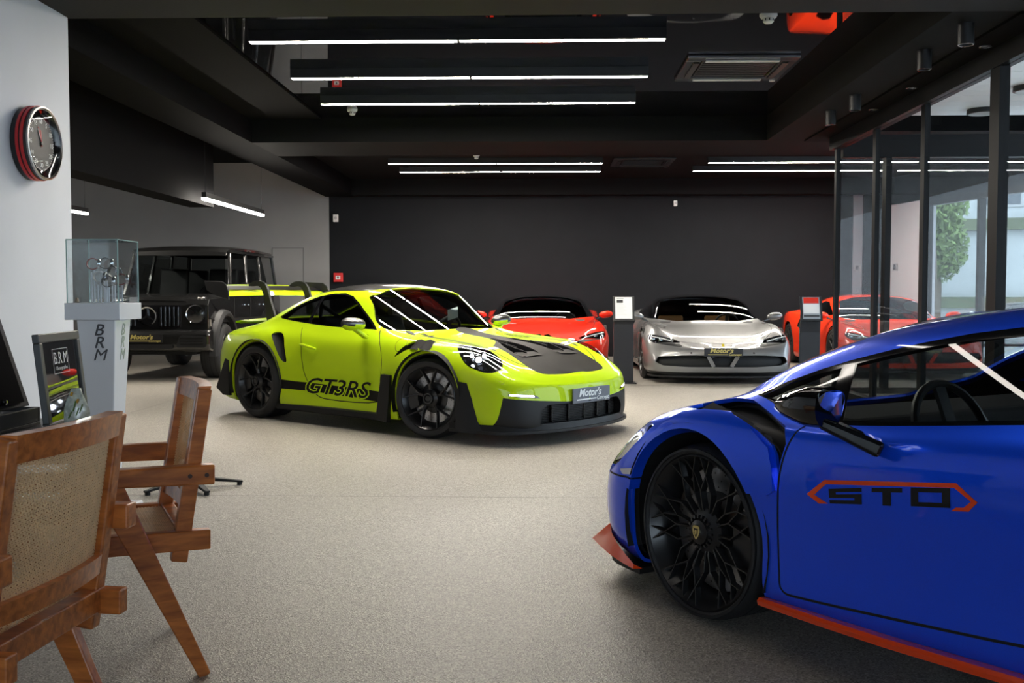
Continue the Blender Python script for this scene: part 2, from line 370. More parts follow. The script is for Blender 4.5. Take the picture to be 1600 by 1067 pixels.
# smoke detectors, sensors
def detector(x, y, z, r, label):
    t = empty('smoke_detector', (x, y, z), 0, label, 'smoke detector', 'white smoke detectors')
    bm = NB(); lathe(bm, [(0, 0), (r, 0), (r*1.02, -.012), (r*.86, -.03), (0, -.03)], 24); obj('base', bm, M_plasticw, t, smooth=40)
    bm = NB(); lathe(bm, [(r*.55, -.03), (r*.62, -.034), (r*.6, -.06), (r*.42, -.072), (0, -.072)], 24); obj('sensor_head', bm, M_plasticw, t, smooth=40)
    for k in range(8):
        a = k*PI/4; bobj('vent_fin', (math.cos(a)*r*.6-.004, math.sin(a)*r*.6-.004, -.056), (math.cos(a)*r*.6+.004, math.sin(a)*r*.6+.004, -.038), M_fix, t)
detector(-2.30, 12.40, ZG, .062, 'white smoke detector beside the third strip light')
detector(-1.06, 16.4, ZG, .055, 'small white smoke detector over the back bay strip lights')
detector(1.80, 8.35, ZG, .07, 'white smoke detector by the front beam near the air conditioner')
def wall_sensor(x, z, w, h, label, extra=None):
    t = empty('wall_sensor', (x, 20.1, z), 0, label, 'sensor')
    bobj('sensor_body', (-w/2, -.07, -h/2), (w/2, -.012, h/2), M_plasticw, t, bevel=.01)
    bobj('mount', (-w*.3, -.014, -h*.3), (w*.3, 0, h*.3), M_plasticw, t)
    bm = NB(); lathe(bm, [(0, -.078), (w*.3, -.074), (w*.34, -.068)], 12, axis='y'); obj('lens', bm, mat('sensor_lens', (.5, .5, .52), .2), t, smooth=40)
wall_sensor(-4.06, 2.71, .10, .15, 'white motion sensor on the corner where grey wall meets charcoal wall')
wall_sensor(2.57, 2.98, .07, .11, 'tiny white sensor high on the charcoal back wall')
t = empty('fire_alarm_button', (-4.02, 20.1, 1.55), 0, 'small red fire alarm box on the back wall behind the wing', 'fire alarm')
bobj('alarm_box', (-.09, -.06, -.09), (.09, 0, .09), mat('fire_red', (.6, .02, .02), .35), t, bevel=.008)
bobj('press_plate', (-.045, -.066, -.04), (.045, -.058, .03), M_plasticw, t)
bm = NB(); lathe(bm, [(0, -.072), (.018, -.072), (.018, -.064)], 14, axis='y'); obj('press_dot', bm, M_fix, t)
# cylinder spots on the right soffit
SPL = ['black cylinder spotlight on the soffit nearest the viewer', 'black cylinder spotlight second from the viewer on the soffit', 'black cylinder spotlight third along the soffit', 'black cylinder spotlight furthest along the soffit']
for y, lab in zip((7.5, 8.3, 10.1, 10.95), SPL):
    t = empty('spotlight', (3.02, y, ZC), 0, lab, 'spotlight', 'cylinder spotlights on the soffit')
    bm = NB(); lathe(bm, [(0, 0), (.055, 0), (.055, -.15), (.047, -.15), (.044, -.125), (0, -.125)], 24); obj('can', bm, M_fix, t, smooth=40)
    bm = NB(); lathe(bm, [(.047, -.151), (.054, -.151), (.054, -.146), (.047, -.146)], 24, close=True); obj('trim_ring', bm, mat('dark_bronze_ring', (.25, .2, .14), .25, metal=1), t, smooth=40)
    bm = NB(); lathe(bm, [(0, -.128), (.036, -.13), (.044, -.126)], 20); obj('bulb', bm, M_chrome, t, smooth=40)
for y, lab in zip((8.1, 9.68, 10.77), ('recessed gimbal light in the black channel nearest the viewer', 'recessed gimbal light midway along the black channel', 'recessed gimbal light furthest along the black channel')):
    t = empty('recessed_light', (3.41, y, ZC-.02), 0, lab, 'spotlight', 'recessed lights in the black channel')
    bm = NB(); lathe(bm, [(.034, 0), (.05, 0), (.052, -.004), (.036, -.008)], 24, close=True); obj('trim_ring', bm, M_acw, t, smooth=40)
    bm = NB(); lathe(bm, [(0, -.002), (.035, -.003)], 20); obj('lamp_face', bm, M_chrome, t)
# dome camera, top left
t = empty('dome_camera', (-2.98, 6.0, ZC), 0, 'dark dome security camera on the ceiling beside the white pillar', 'camera')
bm = NB(); lathe(bm, [(0, 0), (.085, 0), (.09, -.03), (.07, -.04), (0, -.04)], 24); obj('base_ring', bm, M_fix, t, smooth=40)
bm = NB(); lathe(bm, [(.066, -.04)] + [(.066*math.cos(a), -.04-.062*math.sin(a)) for a in np.linspace(0, PI/2, 9)], 24); obj('dome', bm, glass('smoked_dome', (.25, .25, .27)), t, smooth=60)
bm = NB(); lathe(bm, [(0, -.09), (.025, -.085), (.03, -.045), (0, -.04)], 16); obj('lens_block', bm, M_chrome, t, smooth=50)
# ================================================================== outside
M_pave = mat('grey_paving', (.70, .71, .71), .8, noise=(2, .1)); struct(bobj('ground', (3.64, -60, -.35), (120, 120, -.21), M_pave)); struct(bobj('ground_front', (-60, -60, -.35), (3.64, -6.2, -.21), M_pave)); struct(bobj('ground_back', (-60, 20.3, -.35), (3.64, 120, -.21), M_pave))
cnp = struct(bobj('canopy', (3.64, -6, 3.36), (8.4, 12.5, 3.42), mat('canopy_board_back', (.4, .4, .4), .6)))
M_slat = mat('white_canopy_board', (.92, .93, .93), .35)
y = 12.45; i = 0
while y > 6.5:
    bobj('canopy_board', (3.66, y-.292, 3.335), (8.4, y, 3.36), M_slat, cnp); y -= .30
bobj('canopy_board_field', (3.66, -6, 3.335), (8.4, y-.01, 3.36), M_slat, cnp)
for x, yy, lab in ((5.06, 12.05, 'flat black disc lamp under the white canopy seen through the third pane'), (5.0, 10.75, 'flat black disc lamp under the white canopy at the right edge')):
    t = empty('canopy_lamp', (x, yy, 3.335), 0, lab, 'canopy lamp', 'disc lamps under the canopy')
    bm = NB(); lathe(bm, [(0, 0), (.17, 0), (.175, -.05), (.165, -.055), (0, -.055)], 32); obj('drum', bm, M_fix, t, smooth=40)
    bm = NB(); lathe(bm, [(0, -.058), (.15, -.057), (.15, -.053)], 32); obj('lamp_glass', bm, mat('opal_glass', (.5, .5, .5), .3), t, smooth=40)
# building across the street
bld = empty('apartment_building', (0, 0, -.21), 0, 'pale grey apartment building with banded floors across the street', 'building')
bx, by = 12.0, 44.0; d_ = Vector((16, -7, 0)).normalized()
def bl(name, u0, u1, z0, z1, d0, d1, m, parent=bld):
    n_ = Vector((-d_.y, d_.x, 0)); bm = NB(); vs = []
    for z in (z0, z1):
        for u, dd in ((u0, d0), (u1, d0), (u1, d1), (u0, d1)):
            p = Vector((bx, by, z)) + d_*u + n_*dd; vs.append(bm.verts.new(p))
    for f in ((0,1,2,3),(7,6,5,4),(0,4,5,1),(1,5,6,2),(2,6,7,3),(3,7,4,0)): bm.faces.new([vs[i] for i in f])
    return obj(name, bm, m, parent)
M_bw = mat('pale_render', (.36, .39, .40), .8, noise=(.6, .08)); M_band = mat('stone_band', (.09, .11, .06), .8, noise=(1.5, .2)); M_win = mat('building_window', (.04, .055, .07), .1, spec=.6); M_winf = mat('white_window_frame', (.32, .34, .35), .4)
bl('facade', -6, 30, 0, 14, 0, 6, M_bw)
for z in (.9, 4.0, 7.1, 10.2): bl('floor_band', -6, 30, z, z+.45, -.35, 0, M_band)
for fl in range(4):
    for k in range(9):
        if (k+fl) % 4 == 3: continue
        u = -5 + k*3.6; z0 = 1.9+fl*3.1
        w = bl('window', u, u+1.7, z0-.1, z0+1.75, -.05, 0, M_winf); bl('pane', u+.1, u+.8, z0, z0+1.65, -.07, -.04, M_win, w); bl('pane', u+.9, u+1.6, z0, z0+1.65, -.07, -.04, M_win, w)
# street trees
M_leaf = mat('fresh_leaves', (.13, .20, .06), .6, noise=(3, .3)); M_bark = mat('bark', (.10, .08, .06), .85, bump=(20, .5))
def tree(x, y, h, r, seed, label):
    rn = random.Random(seed); t = empty('street_tree', (x, y, -.21), 0, label, 'tree', 'street trees')
    bm = NB(); tube(bm, [(0, 0, 0), (.06, .03, h*.35), (-.03, 0, h*.62), (.05, .05, h*.85)], [.14, .11, .08, .03], 8); obj('trunk', bm, M_bark, t, smooth=60)
    bm = NB()
    for k in range(2600):
        a = rn.uniform(0, 2*PI); c = rn.uniform(-1, 1); rr = r*rn.random()**.33; s = math.sqrt(1-c*c)
        p = Vector((math.cos(a)*s*rr, math.sin(a)*s*rr, h*.66 + c*rr*1.25)); n1 = Vector((rn.gauss(0, 1), rn.gauss(0, 1), rn.gauss(0, 1))).normalized(); n2 = n1.orthogonal().normalized()*rn.uniform(.05, .09); n1 = n1*rn.uniform(.08, .14)
        bm.faces.new([bm.verts.new(p+q) for q in (n1, n2, -n1, -n2)])
    o = obj('foliage', bm, M_leaf, t); o['kind'] = 'stuff'
tree(11.6, 31.0, 6.4, 1.0, 1, 'leafy street tree just right of the white wall, seen through two panes')
tree(18.4, 35.0, 5.4, 1.3, 2, 'leafy street tree in front of the apartment building further right')
tree(15.2, 40, 5.0, 1.1, 3, 'smaller green tree against the apartment building')
# ================================================================== car body kit
def hermite(keys, s):
    """monotone-limited cubic through keys [(s, v)] sampled at array s"""
    k = np.array([a for a, _ in keys], float); v = np.array([b for _, b in keys], float); n = len(k)
    if n == 1: return np.full(len(s), v[0])
    h = np.diff(k); d = np.diff(v)/h; m = np.zeros(n)
    for i in range(1, n-1):
        m[i] = (h[i]*d[i-1]+h[i-1]*d[i])/(h[i]+h[i-1])
        lim = 3*min(abs(d[i-1]), abs(d[i]))
        if d[i-1]*d[i] <= 0: m[i] *= .35
        elif abs(m[i]) > lim: m[i] = math.copysign(lim, m[i])
    m[0] = d[0]*1.2 if n < 3 else d[0]*1.5-m[1]*.5; m[-1] = d[-1]*1.5-m[-2]*.5
    i = np.clip(np.searchsorted(k, s, 'right')-1, 0, n-2); t = (s-k[i])/h[i]
    return (2*t**3-3*t**2+1)*v[i] + (t**3-2*t**2+t)*h[i]*m[i] + (-2*t**3+3*t**2)*v[i+1] + (t**3-t**2)*h[i]*m[i+1]
def loft(xs, lines, nu=11, nv=7, smooth_u=6, smooth_v=2):
    """lines = [(y row, z row, {station: x})] bottom -> top centre; returns grid[u][v] of the half body y >= 0"""
    ns = len(xs); S = np.linspace(0, ns-1, (ns-1)*nu+1); L = []
    for y, z, dx in lines:
        x = [dx.get(i, xs[i]) for i in range(ns)]
        L.append(np.stack([hermite(list(enumerate(r)), S) for r in (x, y, z)], 1))
    L = np.array(L)                                    # [line][u][3]
    for _ in range(smooth_u):
        L[:, 1:-1] = L[:, 1:-1]*.5 + (L[:, :-2]+L[:, 2:])*.25
    m = len(lines); T = np.linspace(0, m-1, (m-1)*nv+1)
    G = np.zeros((len(S), len(T), 3))
    ext = np.concatenate([(2*L[:1]-L[1:2]), L, L[-2:-1]*np.array([1, -1, 1])], 0)   # mirror past the centre line
    i = np.clip(T.astype(int), 0, m-2); t = (T-i)[:, None, None]
    p0, p1, p2, p3 = ext[i], ext[i+1], ext[i+2], ext[i+3]
    C = .5*((2*p1) + (p2-p0)*t + (2*p0-5*p1+4*p2-p3)*t*t + (3*p1-p0-3*p2+p3)*t**3)
    G = np.swapaxes(C, 0, 1).copy()
    for _ in range(smooth_v):
        G[:, 1:-1] = G[:, 1:-1]*.5 + (G[:, :-2]+G[:, 2:])*.25
    G[:, -1, 1] = 0; G[:, 0, 1] = 0; G[:, :, 1] = np.maximum(G[:, :, 1], 0)
    return G
def inside(p, poly):
    x, y = p; c = False; n = len(poly); j = n-1
    for i in range(n):
        a, b = poly[i], poly[j]
        if (a[1] > y) != (b[1] > y) and x < (b[0]-a[0])*(y-a[1])/(b[1]-a[1])+a[0]: c = not c
        j = i
    return c
AX = {'y': (0, 2), 'x': (1, 2), 'z': (0, 1)}
AXV = {'y': (Vector((1, 0, 0)), Vector((0, 0, 1))), 'x': (Vector((0, 1, 0)), Vector((0, 0, 1))), 'z': (Vector((1, 0, 0)), Vector((0, 1, 0)))}
def basis_of(P):
    """best plane of a 3D outline: centre, u, v, normal"""
    P = [Vector(p) for p in P]; c = sum(P, Vector())/len(P); n = Vector()
    for a, b in zip(P, P[1:]+P[:1]): n += (a-c).cross(b-c)
    n.normalize(); u = Vector((1, 0, 0)) - n*n.x
    if u.length < .3: u = Vector((0, 1, 0)) - n*n.y
    u.normalize(); return c, u, n.cross(u), n
def smooth_poly(pts, n=5, closed=True):
    """Catmull-Rom rounded polygon"""
    P = [Vector((a, b)) for a, b in pts]; m = len(P); out = []
    for i in range(m if closed else m-1):
        p0 = P[(i-1) % m] if closed or i > 0 else P[0]; p1 = P[i]; p2 = P[(i+1) % m]; p3 = P[(i+2) % m] if closed or i < m-2 else P[-1]
        for k in range(n):
            t = k/n; q = .5*((2*p1)+(p2-p0)*t+(2*p0-5*p1+4*p2-p3)*t*t+(3*p1-p0-3*p2+p3)*t**3); out.append((q.x, q.y))
    if not closed: out.append(tuple(P[-1]))
    return out
def round_poly(pts, r, n=4):
    """polygon with rounded corners"""
    out = []; m = len(pts)
    for i in range(m):
        a = Vector(pts[i-1]); b = Vector(pts[i]); c = Vector(pts[(i+1) % m]); u = a-b; v = c-b
        q = min(r, u.length*.45, v.length*.45); u = b+u.normalized()*q; v = b+v.normalized()*q
        for k in range(n+1):
            t = k/n; p = u*(1-t)**2 + b*2*t*(1-t) + v*t*t; out.append((p.x, p.y))
    return out
def ribbon(pts, w):
    """closed strip polygon around an open polyline"""
    P = [Vector(p) for p in pts]; A = []; B = []
    for i, p in enumerate(P):
        a = P[max(i-1, 0)]; b = P[min(i+1, len(P)-1)]; d = (b-a).normalized(); n = Vector((-d.y, d.x))*w/2
        A.append(tuple(p+n)); B.append(tuple(p-n))
    return A + B[::-1]
def circle(c, r, n=40, a0=0, a1=2*PI): return [(c[0]+math.cos(a0+(a1-a0)*k/n)*r, c[1]+math.sin(a0+(a1-a0)*k/n)*r) for k in range(n)]
class Body:
    def __init__(self, G):
        """full body shell from the half grid; regions are cut into it and leave as parts"""
        nu, nv, _ = G.shape; du = np.gradient(G, axis=0); dv = np.gradient(G, axis=1)
        N = np.cross(dv, du); N /= (np.linalg.norm(N, axis=2, keepdims=True)+1e-12)
        c = G.reshape(-1, 3); out = (N.reshape(-1, 3)*(c-np.array([c[:, 0].mean(), 0, .5]))).sum()
        if out < 0: N = -N
        N[:, -1, 1] = 0; N[:, -1] /= (np.linalg.norm(N[:, -1], axis=1, keepdims=True)+1e-12)
        bm = NB(); self.bm = bm; nl = bm.verts.layers.float_vector.new('nrm'); self.nl = nl
        self.rid = bm.faces.layers.int.new('rid'); self.names = ['body']
        V = {}
        def vert(i, j, s):
            key = (i, j, s if G[i, j, 1] > 1e-6 else 0)
            if key not in V:
                p = G[i, j]; n = N[i, j]; v = bm.verts.new((p[0], p[1]*s, p[2])); v[nl] = Vector((n[0], n[1]*s, n[2])); V[key] = v
            return V[key]
        for s in (1, -1):
            for i in range(nu-1):
                for j in range(nv-1):
                    q = [vert(i, j, s), vert(i+1, j, s), vert(i+1, j+1, s), vert(i, j+1, s)]
                    u = []
                    for w in q:
                        if w not in u: u.append(w)
                    if len(u) < 3: continue
                    try: bm.faces.new(u if s > 0 else u[::-1])
                    except ValueError: pass
        bm.normal_update()
        if sum((1 if f.normal.dot(f.verts[0][nl]) > 0 else -1) for f in bm.faces) < 0: bmesh.ops.reverse_faces(bm, faces=bm.faces[:])
        bm.normal_update()
        self.flip = sum((1 if f.normal.dot(f.verts[0][nl]) > 0 else -1) for f in bm.faces)
    def cut(self, name, poly, axis='y', cond=None):
        """knife the outline into the shell along an axis (or a (u, v) plane) and give the faces inside to region name"""
        bm = self.bm; U, W = AXV[axis] if isinstance(axis, str) else axis; rid = self.rid
        if name not in self.names: self.names.append(name)
        k = self.names.index(name)
        us = [p[0] for p in poly]; vs = [p[1] for p in poly]; m = .14
        u0, u1, v0, v1 = min(us)-m, max(us)+m, min(vs)-m, max(vs)+m
        self.groups = None; uv = {}; cells = {}; box_ = {}; H = .06
        def UV(v):
            r = uv.get(v)
            if r is None: r = uv[v] = (v.co.dot(U), v.co.dot(W))
            return r
        def add(f):
            C = [UV(v) for v in f.verts]; a_ = [c[0] for c in C]; b_ = [c[1] for c in C]
            bb = (min(a_), max(a_), min(b_), max(b_)); box_[f] = (bb,)
            for iu in range(int(math.floor(bb[0]/H)), int(math.floor(bb[1]/H))+1):
                for iv in range(int(math.floor(bb[2]/H)), int(math.floor(bb[3]/H))+1): cells.setdefault((iu, iv), set()).add(f)
        for f in bm.faces:
            c = UV(f.verts[0])
            if u0 < c[0] < u1 and v0 < c[1] < v1 and (cond is None or cond(f.calc_center_median())): add(f)
        n = len(poly)
        for a in range(n):
            p, q = poly[a], poly[(a+1) % n]; d = (q[0]-p[0], q[1]-p[1]); L = math.hypot(*d)
            if L < 1e-6: continue
            nx, ny = -d[1]/L, d[0]/L; e = .0004
            su0, su1, sv0, sv1 = min(p[0], q[0])-e, max(p[0], q[0])+e, min(p[1], q[1])-e, max(p[1], q[1])+e
            near = set()
            for iu in range(int(math.floor(su0/H)), int(math.floor(su1/H))+1):
                for iv in range(int(math.floor(sv0/H)), int(math.floor(sv1/H))+1): near |= cells.get((iu, iv), set())
            sel = []
            for f in near:
                bb = box_[f][0]
                if bb[1] < su0 or bb[0] > su1 or bb[3] < sv0 or bb[2] > sv1: continue
                C = [UV(v) for v in f.verts]
                w = [(c[0]-p[0])*nx+(c[1]-p[1])*ny for c in C]
                if min(w) < -1e-5 and max(w) > 1e-5: sel.append(f)
            if not sel: continue
            done = {}
            for f in sel:
                bb = box_.pop(f)[0]
                for iu in range(int(math.floor(bb[0]/H)), int(math.floor(bb[1]/H))+1):
                    for iv in range(int(math.floor(bb[2]/H)), int(math.floor(bb[3]/H))+1): cells[(iu, iv)].discard(f)
                for ed in list(f.edges):
                    va, vb = ed.verts; ca, cb = UV(va), UV(vb)
                    wa = (ca[0]-p[0])*nx+(ca[1]-p[1])*ny; wb = (cb[0]-p[0])*nx+(cb[1]-p[1])*ny
                    if (wa < -1e-6 and wb > 1e-6) or (wa > 1e-6 and wb < -1e-6): bmesh.utils.edge_split(ed, va, wa/(wa-wb))
                on = [v for v in f.verts if abs((UV(v)[0]-p[0])*nx+(UV(v)[1]-p[1])*ny) < 2e-6]
                g = None
                if len(on) >= 2:
                    try: g, _l = bmesh.utils.face_split(f, on[0], on[-1])
                    except Exception: g = None
                add(f)
                if g is not None: g[rid] = f[rid]; add(g)
        cand = list(box_)
        for f in cand:
            if not f.is_valid: continue
            c = f.calc_center_median()
            if (cond is None or cond(c)) and inside((c.dot(U), c.dot(W)), poly): f[rid] = k
    def cut3(self, name, P, sides=(1, -1), depth=.25, rnd=0):
        """outline given as 3D points on the shell (y > 0 side), cut square to its own plane"""
        for s in sides:
            Q = [Vector((x, y*s, z)) for x, y, z in P]; c, u, v, n = basis_of(Q)
            pl = [(q.dot(u), q.dot(v)) for q in Q]
            if rnd: pl = smooth_poly(pl, rnd)
            R = max((q-c).length for q in Q)+.1; d0 = c.dot(n)
            self.cut(name + ('@L' if s > 0 else '@R'), pl, (u, v), lambda t: abs(t.dot(n)-d0) < depth and (t-c).length < R)
    def mirrored(self, name, poly, axis='y', cond=None, sides=(1, -1)):
        for s in sides:
            pl = poly if axis == 'y' else [((s*a, b) if axis == 'x' else (a, s*b)) for a, b in poly]
            if s < 0 and axis != 'y': pl = pl[::-1]
            self.cut(name + ('@L' if s > 0 else '@R'), pl, axis, (lambda c, s=s: c.y*s > 0 and (cond is None or cond(c))))
    def part(self, name, m, parent, pname=None, offset=0.0, recess=None, floor_m=None, thick=0.0, fit=False):
        """faces of a region as one mesh. recess = vector: floor moved along it with walls; thick: inward lip on open borders"""
        if name not in self.names: return None
        k = self.names.index(name); bm = self.bm; rid = self.rid; nl = self.nl
        if getattr(self, 'groups', None) is None:
            self.groups = {}
            for f in bm.faces: self.groups.setdefault(f[rid], []).append(f)
        fs = self.groups.get(k)
        if not fs: return None
        vid = {}; co = []; no = []; polys = []; mi = []
        mv = Vector(recess) if recess is not None else Vector((0, 0, 0))
        for f in fs:
            q = []
            for v in f.verts:
                if v not in vid: vid[v] = len(co); n = v[nl].normalized(); co.append(v.co + n*offset + mv); no.append(n)
                q.append(vid[v])
            polys.append(q); mi.append(0)
        if fit == 'y':     # side glass settled onto a smooth sheet y(x, z)
            A = np.array([(1, c.x, c.z, c.x*c.x, c.z*c.z, c.x*c.z) for c in co]); Y = np.array([c.y for c in co]); k_ = np.linalg.lstsq(A, Y, rcond=None)[0]
            for q in range(len(co)):
                x, z = co[q].x, co[q].z; sg = 1 if co[q].y > 0 else -1; co[q].y = float(A[q] @ k_); no[q] = (Vector((-(k_[1]+2*x*k_[3]+z*k_[5]), 1, -(k_[2]+2*z*k_[4]+x*k_[5])))*sg).normalized()
        elif fit:     # settle the pane onto one smooth quadratic sheet x(y, z)
            A = np.array([(1, c.y**2, c.z, c.z**2, c.y**2*c.z, c.y**4) for c in co]); X = np.array([c.x for c in co]); k_ = np.linalg.lstsq(A, X, rcond=None)[0]
            for q in range(len(co)):
                y, z = co[q].y, co[q].z; co[q].x = float(A[q] @ k_); n = Vector((1, -(2*y*k_[1]+2*y*z*k_[4]+4*y**3*k_[5]), -(k_[2]+2*z*k_[3]+y*y*k_[4]))); no[q] = n.normalized()
        nsm = len(polys)
        if recess is not None or thick:
            for f in fs:
                for l in f.loops:
                    e = l.edge
                    if sum(1 for g in e.link_faces if g[rid] == k) == 1:
                        a, b = l.vert, l.link_loop_next.vert
                        if recess is not None: pts = [co[vid[b]]-mv, co[vid[a]]-mv, co[vid[a]], co[vid[b]]]
                        else: pts = [co[vid[a]], co[vid[b]], co[vid[b]]-no[vid[b]]*thick, co[vid[a]]-no[vid[a]]*thick]; pts = [pts[1], pts[0], pts[3], pts[2]]
                        base = len(co); co += pts; polys.append([base, base+1, base+2, base+3]); mi.append(1 if recess is not None and floor_m else 0)
                        nn = (pts[1]-pts[0]).cross(pts[2]-pts[0]); nn = nn.normalized() if nn.length > 1e-9 else Vector((0, 0, 1)); no += [nn]*4
        me = bpy.data.meshes.new(pname or name); me.from_pydata([tuple(c) for c in co], [], polys); me.update()
        if recess is not None and floor_m: me.materials.append(floor_m); me.materials.append(m)
        else: me.materials.append(m)
        me.polygons.foreach_set('material_index', mi); me.polygons.foreach_set('use_smooth', [True]*len(polys))
        me.normals_split_custom_set_from_vertices([tuple(n) for n in no])
        return link_mesh(pname or name.split('@')[0], me, parent)
    def project(self, pts, axis, sign=1, off=.004):
        """points of a 2D outline dropped onto the shell along an axis (from the + or - side)"""
        from mathutils.bvhtree import BVHTree
        if not hasattr(self, 'bvh'): self.bvh = BVHTree.FromBMesh(self.bm)
        i, j = AX[axis]; k = 3-i-j; out = []
        for u, v in pts:
            o = [0, 0, 0]; o[i] = u; o[j] = v; o[k] = 6*sign; d = [0, 0, 0]; d[k] = -sign
            h = self.bvh.ray_cast(Vector(o), Vector(d))
            if h[0] is None:
                h2 = self.bvh.find_nearest(Vector((o[0] if k != 0 else 0, o[1] if k != 1 else 0, o[2] if k != 2 else .6))); out.append((h2[0], h2[1])); continue
            out.append((h[0] + Vector(d)*-off, h[1]))
        return out
# ------------------------------------------------------------------ wheels
M_tyre = mat('tyre_rubber', (.012, .012, .013), .62, bump=(150, .15)); M_rimblk = mat('satin_black_rim', (.012, .012, .013), .28, spec=.5)
M_disc = mat('brake_disc_steel', (.35, .35, .36), .3, metal=1); M_calb = mat('black_caliper', (.015, .015, .016), .3); M_well = mat('wheel_well_black', (.008, .008, .008), .9)
def spoke_bar(bm, pts, w, d):
    """bar along points (r, a, y) in wheel polar space: w wide, d deep"""
    P = [Vector((math.cos(a)*r, y, math.sin(a)*r)) for r, a, y in pts]; rings = []
    for i, p in enumerate(P):
        a = P[max(i-1, 0)]; b = P[min(i+1, len(P)-1)]; t = (b-a).normalized(); s = t.cross(Vector((0, 1, 0))).normalized()
        ww = w[i] if isinstance(w, (list, tuple)) else w
        rings.append([bm.verts.new(p+s*ww/2), bm.verts.new(p+s*ww*.3+Vector((0, d*.35, 0))), bm.verts.new(p-s*ww*.3+Vector((0, d*.35, 0))), bm.verts.new(p-s*ww/2), bm.verts.new(p-s*ww*.45-Vector((0, d, 0))), bm.verts.new(p+s*ww*.45-Vector((0, d, 0)))])
    for A, B in zip(rings[:-1], rings[1:]):
        for k in range(6): bm.faces.new((A[k], A[(k+1) % 6], B[(k+1) % 6], B[k]))
    bm.faces.new(rings[0][::-1]); bm.faces.new(rings[-1])
def wheel(parent, x, y_out, R, width, Rr, side, style='y10', rim_m=None, steer=0.0, cap=None, disc=True, tread=True):
    """wheel whose outer face points along side*y; local outer direction is +y"""
    rim_m = rim_m or M_rimblk
    bm = NB(); wd_ = width
    lathe(bm, [(Rr+.004, 0), (Rr+.008, -.006), (Rr-.010, -.022), (Rr-.025, -.05), (Rr-.03, -wd_+.02), (Rr, -wd_), (Rr-.004, -wd_-.002), (Rr-.045, -wd_+.02), (Rr-.045, -.06), (Rr-.03, -.03), (Rr-.012, -.006), (Rr-.004, .004)], 56, axis='y', close=True)
    w = obj('wheel', bm, rim_m, parent, smooth=35)
    w.location = (x, side*(y_out), R); w.rotation_euler = (0, 0, (0 if side > 0 else PI) + steer)
    bm = NB(); sd = R-Rr
    lathe(bm, [(Rr, -.004), (Rr+.012, .006), (Rr+sd*.35, .014), (Rr+sd*.62, .011), (R-.018, -.004), (R-.004, -.022), (R, -.045), (R, -wd_+.04), (R-.006, -wd_+.02), (R-.03, -wd_), (Rr, -wd_)], 72, axis='y')
    t = obj('tyre', bm, M_tyre, w, smooth=40)
    if tread:
        bm = NB()
        for yy in (-.07, -wd_*.5, -wd_+.07): lathe(bm, [(R+.0008, yy-.005), (R+.0008, yy+.005)], 72, axis='y')
        obj('tread_groove', bm, M_well, w)
    if style == 'y10':          # five pairs of split Y spokes and a centre lock
        for k in range(5):
            a = k*2*PI/5 + .3
            bm = NB(); spoke_bar(bm, [(.055, a, -.045), (Rr*.30, a, -.038), (Rr*.46, a, -.032)], [.055, .034, .030], .03); sp = obj('spoke', bm, rim_m, w, smooth=30)
            for s in (-1, 1):
                bm = NB(); spoke_bar(bm, [(Rr*.42, a+s*.03, -.033), (Rr*.62, a+s*.17, -.026), (Rr*.975, a+s*.315, -.010)], [.020, .015, .014], .026); obj('spoke', bm, rim_m, w, smooth=30)
        bm = NB(); lathe(bm, [(0, .004), (.022, .004), (.03, -.002), (.034, .008), (.046, .008), (.05, -.01), (.075, -.03), (.085, -.07), (0, -.09)], 36, axis='y'); obj('centre_lock', bm, rim_m, w, smooth=30)
    elif style == 'net':        # fine web of branching spokes
        n = 10
        for k in range(n):
            a = k*2*PI/n + .12; b = a + PI/n
            for s in (-1, 1):
                bm = NB(); spoke_bar(bm, [(.05, a+s*.12, -.05), (Rr*.30, a+s*.10, -.036), (Rr*.52, a+s*.12, -.028), (Rr*.74, a+s*PI/n*.98, -.02), (Rr*.975, a+s*PI/n*1.28, -.008)], [.013, .010, .0075, .0065, .0065], .02); obj('spoke', bm, rim_m, w, smooth=30)
                if k % 2 == 0:
                    bm = NB(); spoke_bar(bm, [(Rr*.52, a+s*.12, -.028), (Rr*.76, a+s*.02, -.02), (Rr*.975, a-s*.12, -.008)], [.0075, .006, .006], .018); obj('spoke', bm, rim_m, w, smooth=30)
        bm = NB(); lathe(bm, [(0, .006), (.024, .006), (.03, 0), (.044, -.004), (.05, -.02), (.085, -.04), (.09, -.07), (0, -.08)], 36, axis='y'); obj('centre_lock', bm, rim_m, w, smooth=30)
        bm = NB()
        for k in range(18):
            a = k*2*PI/18; beam(bm, (math.cos(a)*.05, -.012, math.sin(a)*.05), (math.cos(a)*.062, -.016, math.sin(a)*.062), .008, .012, up=(0, 1, 0))
        obj('lock_teeth', bm, rim_m, w)
    else:                       # plain ten spoke
        for k in range(10):
            a = k*2*PI/10
            bm = NB(); spoke_bar(bm, [(.05, a, -.03), (Rr*.6, a+.03, -.022), (Rr*.97, a+.06, -.01)], [.034, .028, .03], .03); obj('spoke', bm, rim_m, w, smooth=30)
        bm = NB(); lathe(bm, [(0, 0), (.03, 0), (.036, -.008), (.07, -.02), (.08, -.06), (0, -.07)], 30, axis='y'); obj('hub_cap', bm, rim_m, w, smooth=30)
